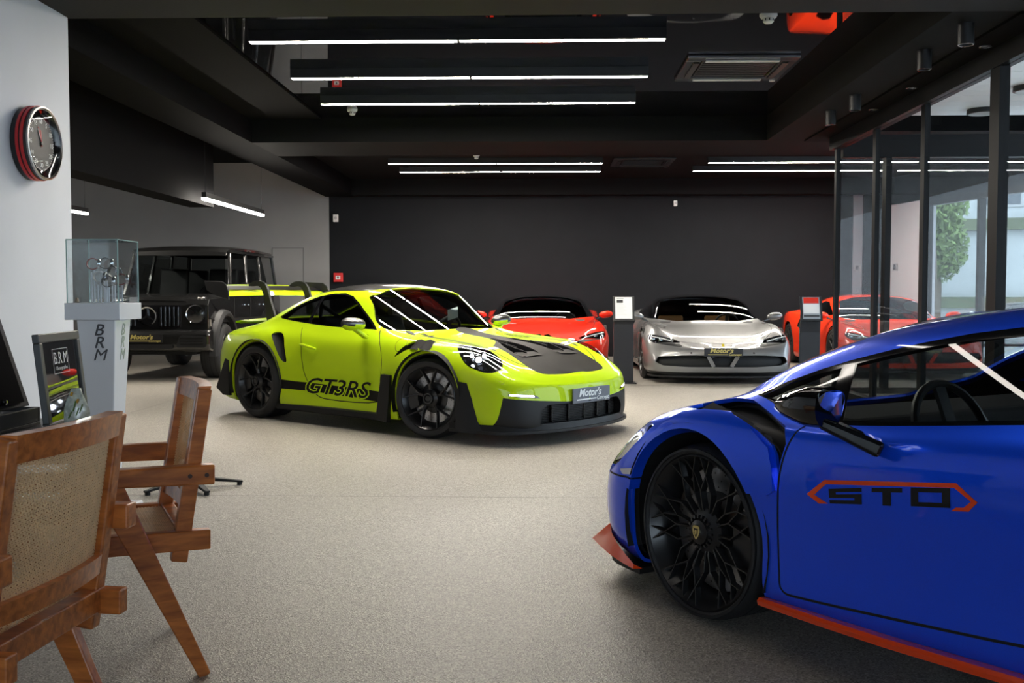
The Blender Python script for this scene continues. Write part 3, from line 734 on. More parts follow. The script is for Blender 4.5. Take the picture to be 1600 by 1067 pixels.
    if disc:
        bm = NB(); lathe(bm, [(Rr*.46, -.10), (Rr*.80, -.10), (Rr*.80, -.132), (Rr*.46, -.132)], 48, axis='y', close=True); obj('brake_disc', bm, M_disc, w, smooth=30)
        bm = NB(); lathe(bm, [(0, -.085), (Rr*.44, -.09), (Rr*.5, -.098), (Rr*.5, -.12)], 40, axis='y'); obj('disc_bell', bm, M_calb, w, smooth=30)
        bm = NB()
        for k in range(24):
            for q in range(3):
                a = (k+.33*q)*2*PI/24; r = Rr*(.55+.09*q)
                lathe(bm, [(.0035, -.0995), (0, -.0995)], 6, axis='y', mtx=Matrix.Translation((math.cos(a)*r, 0, math.sin(a)*r)))
        obj('disc_hole', bm, M_well, w)['kind'] = 'stuff'
        bm = NB()
        for A, B in ((.60, -.075), (.60, -.155)):
            lathe(bm, [(Rr*.50, B), (Rr*.86, B), (Rr*.88, B+.012), (Rr*.86, B+.03), (Rr*.5, B+.03)], 14, axis='y', a0=PI-.5 if side > 0 else -.5, a1=PI+.5 if side > 0 else .5, close=True)
        obj('brake_caliper', bm, M_calb, w, smooth=30)
    if cap:
        pts, cm = cap; bm = NB(); prism(bm, pts, .004, .0085, axis='y'); obj('emblem', bm, cm, w)
    return w
def wheel_well(parent, x, z, r, y0, y1):
    n = 24
    for s in (1, -1):
        bm = NB(); A = [(x+math.cos(a)*r, z+math.sin(a)*r) for a in np.linspace(-.35, PI+.35, n)]
        for p, q in zip(A[:-1], A[1:]): bm.faces.new([bm.verts.new((p[0], s*y0, p[1])), bm.verts.new((q[0], s*y0, q[1])), bm.verts.new((q[0], s*y1, q[1])), bm.verts.new((p[0], s*y1, p[1]))])
        bm.faces.new([bm.verts.new((p[0], s*y1, p[1])) for p in A]); obj('wheel_liner', bm, M_well, parent)
def patch(name, body, outline, axis, sign, m, parent, off=.003, n=1, thick=.0):
    """flat print or trim that follows the shell: outline projected onto it"""
    P = body.project(outline, axis, sign, off); bm = NB(); vs = [bm.verts.new(p) for p, _ in P]
    f = bm.faces.new(vs); bmesh.ops.triangulate(bm, faces=[f])
    return obj(name, bm, m, parent)
# ================================================================== lime sports car
LIME_XS = [-3.24, -3.18, -3.03, -2.70, -2.34, -1.93, -1.5, -1.1, -.72, -.42, 0, .40, .70, .90, .99]
LIME = [
 ([0]*15, [.20,.18,.15,.13,.13,.13,.13,.13,.13,.13,.13,.13,.12,.12,.12], {0:-2.85, 1:-2.85, 12:.66, 13:.8, 14:.86}),
 ([0,.45,.70,.75,.75,.78,.80,.80,.80,.78,.75,.75,.66,.44,0], [.21,.19,.16,.13,.13,.13,.13,.13,.13,.13,.13,.13,.12,.12,.12], {0:-3.0, 14:.92}),
 ([0,.56,.84,.90,.93,.92,.90,.89,.89,.89,.90,.89,.84,.62,0], [.25,.23,.20,.17,.16,.15,.15,.15,.15,.15,.15,.15,.145,.14,.14], {0:-3.16, 14:.985}),
 ([0,.60,.87,.92,.945,.93,.885,.88,.885,.90,.925,.91,.865,.64,0], [.36]*12+[.33,.31,.30], {14:1.0}),
 ([0,.60,.87,.93,.955,.93,.885,.88,.885,.905,.93,.91,.86,.62,0], [.60,.60,.60,.61,.61,.60,.58,.58,.58,.60,.62,.59,.52,.46,.44], {12:.69, 13:.885, 14:.985}),
 ([0,.58,.80,.855,.895,.885,.865,.86,.862,.855,.845,.81,.765,.56,0], [.76,.76,.77,.79,.80,.78,.76,.75,.75,.762,.765,.728,.60,.50,.475], {12:.665, 13:.87, 14:.97}),
 ([0,.52,.70,.735,.765,.785,.79,.79,.785,.775,.755,.73,.68,.50,0], [.81,.82,.835,.87,.90,.915,.895,.88,.865,.832,.802,.757,.645,.53,.50], {0:-3.19, 1:-3.12, 12:.64, 13:.85, 14:.95}),
 ([0,.40,.54,.60,.665,.70,.71,.705,.70,.63,.60,.585,.56,.42,0], [.84,.85,.865,.915,.99,1.045,1.06,1.045,.93,.834,.802,.752,.656,.556,.52], {0:-3.17, 1:-3.10, 7:-1.1, 8:-.77, 9:-.47, 12:.62, 13:.83, 14:.93}),
 ([0,.28,.40,.455,.53,.56,.58,.575,.605,.48,.43,.41,.40,.28,0], [.855,.865,.88,.945,1.07,1.182,1.232,1.215,.98,.848,.803,.748,.66,.568,.532], {0:-3.16, 1:-3.09, 7:-1.06, 8:-.74, 9:-.45, 12:.62, 13:.82, 14:.915}),
 ([0,.15,.22,.25,.29,.32,.34,.335,.34,.26,.22,.21,.20,.15,0], [.865,.875,.89,.965,1.118,1.24,1.295,1.265,.995,.864,.810,.752,.666,.578,.543], {0:-3.155, 1:-3.085, 7:-1.11, 8:-.65, 9:-.41, 12:.63, 13:.82, 14:.905}),
 ([0]*15, [.868,.878,.892,.97,1.126,1.252,1.307,1.276,1.003,.869,.813,.754,.668,.581,.546], {0:-3.153, 1:-3.083, 7:-1.13, 8:-.63, 9:-.40, 12:.63, 13:.82, 14:.90}),
]
LP = dict(o=(-.385, 9.146), a=math.radians(-38.6))
M_lime = mat('lime_car_paint', (.50, .70, .010), .35, coat=1.0, spec=.03, coat_rough=.012)
M_lime.node_tree.nodes['Principled BSDF'].inputs['Coat IOR'].default_value = 1.32
M_carbon = mat('matte_carbon_fibre', (.011, .010, .009), .55, spec=.12, noise=(400, .25)); M_glossblk = mat('gloss_black_trim', (.006, .006, .007), .06, spec=.6)
M_satblk = mat('satin_black_plastic', (.009, .009, .0095), .5, spec=.3); M_carglass = glass('tinted_car_glass', (.32, .34, .34)); M_inter = mat('dark_interior', (.02, .02, .022), .7)
M_gap = mat('panel_gap', (.006, .006, .006), .8)

def car_body(xs, lines, **k): return Body(loft(xs, lines, **k))
def build_lime(): return car_body(LIME_XS, LIME, nu=16, nv=9, smooth_u=18, smooth_v=4)
def flipy(P, s): return [(x, y*s, z) for x, y, z in P]
def plate_text(parent, name, o, xd, yd, m1, s=1.0):
    """number plate lettering"""
    text_obj(name, "Motor's", .085*s, m1, parent, frame_mtx(Vector(o)+Vector(yd)*.018*s-Vector(xd)*.03*s, xd, yd), .0006, .25, .0022*s, sx=1.15)
    text_obj(name, 'Concept', .044*s, m1, parent, frame_mtx(Vector(o)-Vector(yd)*.034*s+Vector(xd)*.15*s, xd, yd), .0006, .2, .0006*s, sx=1.1)
    bm = NB(); beam(bm, Vector(o)-Vector(yd)*.034*s-Vector(xd)*.21*s, Vector(o)-Vector(yd)*.034*s+Vector(xd)*.06*s, .0012, .010*s, up=yd); obj('plate_bar', bm, m1, parent)
M_seat = mat('black_leather', (.018, .018, .02), .45)
def cabin(t, x_dash, x_seat, z_floor, z_belt, w, seat_m, wheel_side=1, hgt=.62):
    """dashboard, two seats, steering wheel and a dark tub"""
    box_ = NB(); box(box_, (x_seat-.75, -w, z_floor), (x_dash+.15, w, z_floor+.05)); obj('cabin_floor', box_, M_inter, t)
    bm = NB(); prism(bm, [(x_dash-.25, z_belt-.32), (x_dash-.28, z_belt-.10), (x_dash-.2, z_belt-.03), (x_dash+.05, z_belt-.02), (x_dash+.2, z_belt-.08), (x_dash+.1, z_belt-.35)], -w*.93, w*.93); obj('dashboard', bm, M_inter, t, bevel=.02)
    for s in (1, -1):
        bm = NB(); yc = s*w*.5
        box(bm, (x_seat-.05, yc-.24, z_floor+.05), (x_seat+.48, yc+.24, z_floor+.25))
        prism(bm, [(x_seat-.02, z_floor+.2), (x_seat-.12, z_floor+.25), (x_seat-.30, z_floor+hgt), (x_seat-.33, z_floor+hgt+.14), (x_seat-.26, z_floor+hgt+.16), (x_seat-.2, z_floor+hgt), (x_seat+.06, z_floor+.24)], yc-.2, yc+.2)
        for q in (-1, 1): prism(bm, [(x_seat-.04, z_floor+.2), (x_seat-.28, z_floor+hgt-.06), (x_seat-.16, z_floor+hgt-.08), (x_seat+.12, z_floor+.3)], yc+q*.25-.04, yc+q*.25+.04)
        obj('seat', bm, seat_m, t, bevel=.03)
    R = Matrix.Translation((x_dash-.36, wheel_side*w*.5, z_belt-.08)) @ Matrix.Rotation(math.radians(-68), 4, 'Y')
    bm = NB(); tube(bm, [R @ Vector((math.cos(a)*.18, math.sin(a)*.18, 0)) for a in np.linspace(0, 2*PI, 28, endpoint=False)], .015, 8, closed=True)
    for a in (0, 2.2, 4.1): beam(bm, R @ Vector((0, 0, 0)), R @ Vector((math.cos(a)*.17, math.sin(a)*.17, 0)), .05, .015)
    obj('steering_wheel', bm, M_seat, t, smooth=40)
def headlamp(t, B, region, side, c, n, r, m_glass, u=None):
    """lamp pod behind a clear lens: dark bowl, projector, four-point light guide"""
    lens = B.part(region, m_glass, t, pname='headlight', offset=.001)
    if lens is None: return
    B.part(region, M_glossblk, lens, pname='lamp_bowl', recess=(-n[0]*.06, -n[1]*side*.06, -n[2]*.06))
    n_ = Vector((n[0], n[1]*side, n[2])).normalized(); c_ = Vector((c[0], c[1]*side, c[2])) - n_*.035
    q = n_.to_track_quat('Z', 'Y').to_matrix().to_4x4(); mt = Matrix.Translation(c_) @ q
    bm = NB(); lathe(bm, [(0, .012), (r*.26, .006), (r*.3, -.02), (r*.42, -.022), (r*.44, -.03), (0, -.04)], 24, mtx=mt); obj('projector', bm, M_chrome, lens, smooth=40)
    for a in (PI/4, 3*PI/4, 5*PI/4, 7*PI/4):
        bm = NB(); p = mt @ Vector((math.cos(a)*r*.62, math.sin(a)*r*.62, -.004)); lathe(bm, [(0, .01), (r*.12, .006), (r*.13, -.012), (0, -.012)], 12, mtx=Matrix.Translation(p) @ q); obj('light_guide', bm, M_led, lens, smooth=40)
    bm = NB(); lathe(bm, [(0, .02), (r*.2, .017), (r*.22, 0)], 16, mtx=mt); obj('bulb_lens', bm, emis('headlamp_glow', (.75, .82, 1.0), 14), lens, smooth=40)
M_led = emis('daytime_led', (.9, .95, 1.0), 6.0); M_lens = glass('clear_lamp_lens', (.85, .88, .92), ior=1.6)
M_platebg = mat('slate_number_plate', (.10, .11, .14), .35); M_platesil = mat('silver_plate_lettering', (.72, .74, .74), .3, metal=.3); M_plateblk = mat('black_number_plate', (.012, .012, .014), .3); M_plategold = mat('gold_plate_lettering', (.55, .45, .14), .35, metal=.3)
def finish_shell(B, t, paint, lining=True):
    B.part('body', paint, t, pname='body_shell', thick=.014)
    if lining: B.part('body', M_inter, t, pname='inner_lining', offset=-.035)
    for nm in list(B.names):
        if nm.startswith('gap'): B.part(nm, M_gap, t, pname='panel_gap', offset=-.002)
def lime_car():
    t = empty('sports_car', (*LP['o'], 0), LP['a'], 'lime yellow-green sports car with black wheels and tall rear wing', 'car')
    B = build_lime()
    FX, RX, FR, RR = 0.0, -2.345, .338, .36
    # painted panels first, then holes and trim override
    B.mirrored('gap_door', round_poly(ribbon(smooth_poly([(-.735, .885), (-.625, .74), (-.58, .60), (-.60, .45), (-.62, .27), (-1.28, .245), (-1.50, .30), (-1.62, .44), (-1.668, .60), (-1.70, .74), (-1.78, .89)], 4, closed=False), .009), .0001, 1), 'y')
    B.mirrored('gap_hood', ribbon(smooth_poly([(-.50, .52), (-.2, .545), (.12, .595), (.34, .62), (.50, .60), (.66, .52), (.80, .35), (.845, .18), (.855, -.002)], 4, closed=False), .012), 'z', lambda c: c.z > .45)
    B.mirrored('hood_edge_stripe', ribbon(smooth_poly([(-.47, .50), (-.2, .525), (.10, .572), (.22, .592), (.33, .590), (.45, .56)], 4, closed=False), .030), 'z', lambda c: c.z > .45)
    B.cut('gap_fuel', ribbon(circle((-.385, .775), .062, 28) + [(-.323, .775)], .006), 'y', lambda c: c.y < 0)
    B.cut('roof_panel', smooth_poly([(-1.12, .0), (-1.09, .42), (-1.16, .54), (-1.5, .565), (-1.85, .525), (-2.02, .42), (-2.05, 0), (-2.02, -.42), (-1.85, -.525), (-1.5, -.565), (-1.16, -.54), (-1.09, -.42)], 4), 'z', lambda c: c.z > 1.0)
    B.cut('rear_window', smooth_poly([(-2.08, 0), (-2.06, .36), (-2.2, .40), (-2.5, .36), (-2.68, .30), (-2.70, 0), (-2.68, -.30), (-2.5, -.36), (-2.2, -.40), (-2.06, -.36)], 4), 'z', lambda c: c.z > .85)
    B.cut('windshield', round_poly([(-.735, .888), (-.47, .878), (0, .890), (.47, .878), (.735, .888), (.605, 1.19), (.36, 1.245), (0, 1.266), (-.36, 1.245), (-.605, 1.19)], .03, 3), 'x', lambda c: -1.3 < c.x < -.3)
    SW = [(-2.255, .985), (-2.215, 1.012), (-2.12, 1.068), (-1.95, 1.132), (-1.75, 1.185), (-1.55, 1.21), (-1.38, 1.212), (-1.25, 1.185), (-1.12, 1.12), (-.98, 1.025), (-.86, .945), (-.775, .888), (-.90, .893), (-1.345, .904), (-1.62, .92), (-1.96, .948), (-2.19, .968)]
    B.mirrored('window_trim', SW, 'y', lambda c: abs(c.y) > .4)
    IW = [(-2.225, .985), (-2.11, 1.056), (-1.945, 1.12), (-1.74, 1.172), (-1.70, 1.178), (-1.735, .94), (-1.96, .96), (-2.17, .977)]
    B.mirrored('quarter_window', IW, 'y', lambda c: abs(c.y) > .4)
    B.mirrored('side_window', [(-1.655, 1.184), (-1.55, 1.196), (-1.385, 1.198), (-1.26, 1.173), (-1.13, 1.108), (-.99, 1.015), (-.87, .935), (-.815, .902), (-.90, .903), (-1.345, .915), (-1.685, .936)], 'y', lambda c: abs(c.y) > .4)
    # hood carbon, nostrils
    half = [(-.43, .12), (-.1, .12), (.10, .18), (.24, .34), (.33, .445), (.62, .475), (.80, .455), (.86, .30), (.885, 0)]
    B.cut('hood_carbon', smooth_poly(half + [(x, -y) for x, y in half[-2::-1]], 3), 'z', lambda c: c.z > .45)
    B.mirrored('hood_nostril', smooth_poly([(-.02, .10), (.16, .20), (.33, .335), (.47, .395), (.565, .385), (.575, .24), (.55, .12), (.36, .095), (.15, .085)], 3), 'z', lambda c: c.z > .45)
    B.cut3('fender_louver', [(-.42, .892, .665), (-.35, .865, .75), (-.24, .80, .805), (-.12, .765, .818), (-.03, .80, .79), (-.015, .868, .738), (-.10, .872, .745), (-.19, .865, .757), (-.31, .876, .722)], rnd=2)
    B.cut3('side_intake', [(-2.156, .874, .817), (-2.12, .853, .843), (-2.03, .853, .837), (-1.96, .876, .795), (-1.922, .904, .724), (-1.866, .924, .581), (-1.90, .93, .565), (-1.955, .931, .60), (-2.045, .92, .705), (-2.12, .89, .78)], rnd=3)
    HL = [(.233, .785, .79), (.285, .836, .741), (.359, .873, .674), (.43, .887, .628), (.504, .885, .603), (.587, .872, .582), (.647, .834, .578), (.672, .775, .600), (.662, .725, .632), (.61, .680, .680), (.52, .655, .733), (.41, .655, .772), (.30, .695, .795)]
    B.cut3('headlight_rim', HL, rnd=2)
    hc = Vector((.455, .785, .69)); B.cut3('headlight_lens', [tuple(hc+(Vector(p)-hc)*.90) for p in HL], rnd=2)
    # lower front
    top = [(-.83, .385), (-.76, .372), (-.55, .352), (-.27, .33), (.27, .33), (.55, .352), (.76, .372), (.83, .385)]
    B.cut('front_mask', top + [(.865, .10), (-.865, .10)], 'x', lambda c: c.x > .6 and c.z < .5)
    B.cut('front_grille', round_poly([(-.50, .315), (.50, .315), (.575, .25), (.565, .158), (-.565, .158), (-.575, .25)], .04, 3), 'x', lambda c: c.x > .6)
    B.mirrored('running_lamp', round_poly([(.555, .372), (.60, .40), (.80, .417), (.808, .398), (.62, .375)], .008, 2), 'x', lambda c: c.x > .6)
    B.mirrored('running_lamp_led', [(.605, .385), (.615, .399), (.795, .413), (.80, .401), (.625, .383)], 'x', lambda c: c.x > .6)
    B.cut('rear_light', round_poly([(-.72, .70), (.72, .70), (.76, .735), (.72, .765), (-.72, .765), (-.76, .735)], .02, 2), 'x', lambda c: c.x < -2.8)
    B.cut('rear_diffuser', [(-.85, .10), (.85, .10), (.80, .33), (-.80, .33)], 'x', lambda c: c.x < -2.85)
    # side stripe, knocked out lettering sits on it
    B.mirrored('stripe', [(-1.968, .398), (-1.935, .312), (-1.55, .306), (-.625, .268), (-.60, .358), (-1.75, .388)], 'y', lambda c: abs(c.y) > .7)
    # wheel arches
    for x, z, r in ((FX-.01, FR+.01, .372), (RX, RR+.005, .385)):
        B.cut('hole', circle((x, z), r, 48), 'y', lambda c: abs(c.y) > .42)
        B.cut('hole', [(x-r, z), (x+r, z), (x+r*.985, -.05), (x-r*.985, -.05)], 'y', lambda c: abs(c.y) > .42)
    finish_shell(B, t, M_lime)
    B.part('roof_panel', M_carbon_g, t); B.part('rear_window', M_carglass, t); B.part('windshield', M_carglass, t, fit=True)
    for s in '@L', '@R':
        sd = 1 if s == '@L' else -1
        B.part('hood_edge_stripe'+s, M_carbon, t); B.part('window_trim'+s, M_glossblk, t); B.part('quarter_window'+s, M_carglass, t, pname='side_window'); B.part('side_window'+s, M_carglass, t, fit='y')
        h = B.part('hood_nostril'+s, M_satblk, t, recess=(0, 0, -.05)); B.part('running_lamp'+s, M_glossblk, t); B.part('running_lamp_led'+s, M_led, t, pname='running_lamp_led', offset=.001)
        for k in range(3):
            bm = NB(); x = .02+.15*k; beam(bm, (x, sd*(.15+.07*k), .79-.02*k), (x+.20, sd*(.155+.05*k), .765-.035*k), .008, .045); obj('vent_fin', bm, M_satblk, h)
        bm = NB(); grid_mesh(bm, [[(.49, sd*.13, .718), (.59, sd*.13, .694)], [(.49, sd*.26, .714), (.595, sd*.26, .688)], [(.48, sd*.37, .716), (.58, sd*.39, .688)]]); obj('vent_lip', bm, M_carbon, h)
        lv = B.part('fender_louver'+s, M_satblk, t, recess=(0, -sd*.03, -.02))
        for k in range(2):
            x = -.25+.11*k
            bm = NB(); grid_mesh(bm, [[(x, sd*.875, .737), (x+.015, sd*.795, .815)], [(x+.05, sd*.889, .742), (x+.07, sd*.80, .822)], [(x+.105, sd*.872, .733), (x+.115, sd*.785, .803)]]); obj('louver_blade', bm, M_carbon, lv, smooth=60)
        B.part('side_intake'+s, M_well, t, recess=(.05, -sd*.09, 0))
        rim = B.part('headlight_rim'+s, M_glossblk, t, offset=.0005); headlamp(t, B, 'headlight_lens'+s, sd, (.47, .795, .685), (.62, .55, .56), .115, M_lens)
        B.part('stripe'+s, M_carbon, t, pname='side_stripe', offset=.0008)
        # lettering on the stripe, letter outlines in body colour with dark faces
        for nm, mm, bold, off in (('stripe_lettering_outline', M_lime, .011, .007), ('stripe_lettering', M_carbon, .0015, .0095)):
            x0, z0 = (-1.20, .352)
            o = text_obj(nm, 'GT3RS', .205, mm, t, Matrix.Identity(4), .0, .32, bold, sx=1.5, spacing=.98)
            vs = [v.co.copy() for v in o.data.vertices]
            P = B.project([(x0-sd*v.x, z0+v.y) for v in vs], 'y', sd, off)
            for v, (p, n) in zip(o.data.vertices, P): v.co = p + Vector((0, sd*.0005, 0))
            o.data.update()
    B.part('hood_carbon', M_carbon, t); B.part('front_mask', M_satblk, t)
    gr = B.part('front_grille', M_satblk, t, recess=(-.07, 0, 0))
    for k in range(5):
        y = -.40+.20*k; xx = .955-.16*y*y; bobj('grille_slat', (xx-.05, y-.003, .165), (xx-.02, y+.003, .305), M_glossblk, gr)
    for k in range(11):
        z = .166+.0135*k; bm = NB(); tube(bm, [(.935-.2*y*y, y, z) for y in np.linspace(-.5, .5, 9)], .0018, 5); obj('grille_bar', bm, M_glossblk, gr)
    B.part('rear_light', mat('red_light_bar', (.5, .01, .01), .2, emit=((1, .03, .02), .6)), t); B.part('rear_diffuser', M_satblk, t)
    # splitter, skirts, blades
    pl = [(.28, .95), (.5, .935), (.68, .90), (.82, .80), (.93, .60), (1.0, .35), (1.03, 0)]; pl = smooth_poly(pl, 4, closed=False); pl = pl + [(x, -y) for x, y in pl[-2::-1]]
    bm = NB(); prism(bm, pl + [(.3, -.6), (.3, .6)], .095, .118, axis='z'); obj('front_splitter', bm, M_satblk, t, smooth=30)
    bm = NB(); A = [(x-.012, y*.985, .112) for x, y in pl]; C_ = [(x-.03, y*.965, .165) for x, y in pl]; grid_mesh(bm, [A, C_]); obj('splitter_riser', bm, M_satblk, t, smooth=40)
    for s in (1, -1):
        bm = NB(); grid_mesh(bm, [[(x, s*(yy+.0), z) for z, yy in ((.175, .895), (.165, .925), (.125, .935), (.11, .92), (.11, .70))] for x in (-2.02, -1.6, -1.2, -.8, -.60)]); obj('side_skirt', bm, M_satblk, t, smooth=30)
        bm = NB(); prism(bm, [(-.545, .515), (-.435, .51), (-.45, .30), (-.475, .10), (-.62, .115), (-.585, .30)], s*.885, s*.935); obj('wheel_blade', bm, M_satblk, t, bevel=.006)
        bm = NB(); grid_mesh(bm, [[(.36, s*.925, .50), (.43, s*.925, .495), (.47, s*.90, .485)], [(.375, s*.95, .36), (.45, s*.945, .35), (.50, s*.905, .34)], [(.37, s*.965, .22), (.48, s*.955, .20), (.55, s*.90, .19)], [(.36, s*.965, .10), (.50, s*.96, .098), (.62, s*.90, .098)]]); obj('wheel_blade', bm, M_satblk, t, smooth=40)
        bm = NB(); prism(bm, [(-2.80, .545), (-2.86, .56), (-3.02, .26), (-2.90, .19), (-2.79, .19)], s*.895, s*.93); obj('rear_blade', bm, M_satblk, t, bevel=.006)
        # mirrors
        mc = Vector((-.845, s*.985, .937)); bm = NB(); rows = []
        for i in range(9):
            u = i/8; yy = -.125+.25*u; k = math.sqrt(max(0, 1-(abs(yy)/.13)**3.2))
            rows.append([(mc.x+math.cos(a)*.075*(k*.92+.08)*(1 if math.cos(a) > 0 else .45), mc.y+s*yy, mc.z+math.sin(a)*.058*(k*.9+.1)+.012*u) for a in np.linspace(0, 2*PI, 16, endpoint=False)])
        V = grid_mesh(bm, rows, closed_v=True); bm.faces.new(V[0][::-1]); bm.faces.new(V[-1])
        for f in bm.faces: f.material_index = 1 if f.calc_center_median().z < mc.z-.004 else 0
        mr = obj('wing_mirror', bm, [M_carbon_g, M_lime], t, smooth=50)
        bm = NB(); grid_mesh(bm, [[(mc.x+.03, s*.96, .895), (mc.x+.04, s*.93, .87), (mc.x+.05, s*.84, .845)], [(mc.x-.04, s*.96, .895), (mc.x-.02, s*.93, .865), (mc.x-.03, s*.84, .83)]]); beam(bm, (mc.x+.01, s*.97, .90), (mc.x+.03, s*.855, .82), .075, .03); obj('mirror_stem', bm, M_lime, mr, bevel=.008)
        # door handle
        bm = NB(); tube(bm, [(-1.70, s*.893, .735), (-1.64, s*.908, .732), (-1.53, s*.908, .712), (-1.47, s*.89, .70)], [.010, .016, .014, .008], 8); obj('door_handle', bm, M_lime, t, smooth=60)
    # plate
    pb = NB(); prism(pb, [(-.26, .305), (.26, .305), (.26, .43), (-.26, .43)], 0, .012, axis='x', mtx=Matrix.Translation((.985, .03, 0))); npl = obj('number_plate', pb, M_platebg, t, bevel=.004)
    plate_text(npl, 'plate_lettering', (.999, .03, .368), (0, 1, 0), (0, 0, 1), M_platesil)
    # rear wing on swan necks
    rows = []
    for y in np.linspace(-.66, .66, 13):
        pr = [(-3.20, 1.195), (-3.22, 1.235), (-3.32, 1.258), (-3.46, 1.285), (-3.58, 1.315), (-3.585, 1.305), (-3.46, 1.262), (-3.32, 1.222), (-3.22, 1.198)]
        dz = -.012*(abs(y)/.66)**2; rows.append([(x, y, z+dz) for x, z in pr])
    bm = NB(); V = grid_mesh(bm, rows, closed_v=True); bm.faces.new(V[0][::-1]); bm.faces.new(V[-1]); wing = obj('rear_wing', bm, M_lime, t, smooth=40)
    bm = NB(); grid_mesh(bm, [[(x, y, z) for x, z in ((-3.30, 1.2545), (-3.40, 1.280), (-3.50, 1.300))] for y in np.linspace(-.655, .655, 9)]); obj('wing_upper_skin', bm, M_carbon, wing, smooth=40)
    for s in (1, -1):
        bm = NB(); prism(bm, [(-3.60, 1.350), (-3.27, 1.338), (-3.20, 1.30), (-3.165, 1.24), (-3.16, 1.15), (-3.36, 1.185), (-3.56, 1.25)], s*.66, s*.675); obj('wing_end_plate', bm, M_satblk, wing, bevel=.004)
        bm = NB(); prism(bm, smooth_poly([(-3.36, 1.30), (-3.27, 1.345), (-3.13, 1.345), (-3.04, 1.29), (-2.98, 1.15), (-2.88, .90), (-3.02, .90), (-3.07, 1.10), (-3.10, 1.22), (-3.17, 1.29), (-3.28, 1.29)], 3), s*.26, s*.285); obj('wing_strut', bm, M_satblk, wing)
    bm = NB(); grid_mesh(bm, [[(-2.98, y, .925), (-3.08, y, .935), (-3.17, y, .955-.03*(abs(y)/.6)**2), (-3.175, y, .935-.03*(abs(y)/.6)**2), (-3.08, y, .90)] for y in np.linspace(-.58, .58, 11)]); obj('tail_spoiler', bm, M_lime, t, smooth=30)
    wheel_well(t, FX, FR, .40, .95, .52); wheel_well(t, RX, RR, .41, .95, .52)
    for s in (1, -1):
        wheel(t, FX, .905, FR, .27, .262, s, 'y10', steer=.22); wheel(t, RX, .935, RR, .32, .272, s, 'y10')
    cabin(t, -.62, -1.55, .22, .90, .66, M_seat, wheel_side=1)
    bm = NB(); tube(bm, [(-1.95, -.48, .5), (-1.9, -.47, 1.15), (-1.88, 0, 1.2), (-1.9, .47, 1.15), (-1.95, .48, .5)], .02, 8); tube(bm, [(-1.93, -.45, 1.1), (-1.93, .45, .6)], .02, 8); obj('roll_cage', bm, M_satblk, t, smooth=60)
    bm = NB(); prism(bm, [(.10, .955), (.24, .985), (.235, 1.085), (.10, 1.055)], -.74, -.735, axis='x'); obj('price_card', bm, mat('price_card', (.55, .6, .6), .5), t)
    bm = NB(); box(bm, (-3.0, -.70, .25), (.75, .70, .32)); obj('underbody', bm, M_well, t)
    return t
M_carbon_g = mat('glossy_carbon_fibre', (.018, .017, .017), .3, coat=.8, noise=(400, .25))
# ================================================================== blue sports car
BLUE_XS = [-3.35, -3.28, -3.1, -2.8, -2.45, -2.05, -1.6, -1.15, -.75, -.4, 0, .37, .65, .83, .93]
BLUE = [
 ([0]*15, [.2,.16,.12,.10,.10,.10,.10,.10,.10,.10,.10,.10,.10,.10,.10], {0:-2.9, 1:-2.9, 13:0.745, 14:0.810}),
 ([0,.45,.70,.75,.75,.78,.80,.82,.82,.80,.75,.75,.66,.46,0], [.22,.18,.13,.11,.11,.12,.14,.15,.15,.13,.11,.10,.10,.10,.10], {0:-3.0, 14:0.870}),
 ([0,.56,.85,.92,.95,.95,.94,.93,.93,.93,.93,.91,.84,.62,0], [.28,.25,.20,.18,.18,.19,.20,.195,.185,.175,.16,.15,.14,.14,.14], {14:0.930}),
 ([0,.60,.88,.94,.965,.96,.945,.935,.935,.94,.955,.94,.885,.68,0], [.40]*5+[.40,.40,.40,.39,.38,.37,.34,.28,.26,.25], {13:0.835, 14:0.950}),
 ([0,.60,.88,.945,.975,.965,.955,.945,.945,.95,.965,.945,.885,.665,0], [.62,.62,.62,.62,.62,.62,.62,.62,.61,.60,.60,.57,.46,.40,.36], {13:0.825, 14:0.940}),
 ([0,.58,.86,.93,.955,.94,.93,.925,.92,.915,.915,.90,.835,.615,0], [.75,.76,.78,.80,.81,.79,.78,.755,.735,.735,.755,.69,.515,.43,.39], {12:0.635, 13:0.805, 14:0.930}),
 ([0,.50,.76,.82,.845,.86,.865,.87,.87,.855,.82,.80,.72,.52,0], [.79,.80,.83,.87,.90,.90,.87,.84,.80,.775,.80,.715,.53,.44,.40], {12:0.620, 13:0.790, 14:0.920}),
 ([0,.38,.60,.66,.70,.72,.745,.765,.765,.73,.705,.64,.54,.38,0], [.81,.82,.845,.885,.94,.99,1.0,.985,.955,.92,.845,.69,.525,.445,.41], {9:-.42, 10:-.03, 12:0.625, 13:0.785, 14:0.910}),
 ([0,.25,.42,.47,.51,.55,.58,.60,.61,.61,.60,.47,.40,.27,0], [.82,.83,.85,.90,.98,1.06,1.135,1.15,1.1,1.022,.883,.665,.515,.445,.415], {9:-.38, 10:.0, 12:0.635, 13:0.785, 14:0.900}),
 ([0,.13,.22,.25,.28,.30,.32,.33,.335,.34,.34,.24,.2,.14,0], [.825,.835,.855,.915,1.0,1.10,1.168,1.182,1.14,1.077,.893,.645,.51,.447,.42], {9:-.36, 10:.06, 12:0.640, 13:0.785, 14:0.890}),
 ([0]*15, [.826,.836,.857,.92,1.008,1.11,1.176,1.19,1.152,1.09,.898,.64,.508,.448,.422], {9:-.36, 10:.08, 12:0.640, 13:0.785, 14:0.890}),
]
BP = dict(o=(1.377, 4.210), a=math.radians(122))
def build_blue(): return car_body(BLUE_XS, BLUE)

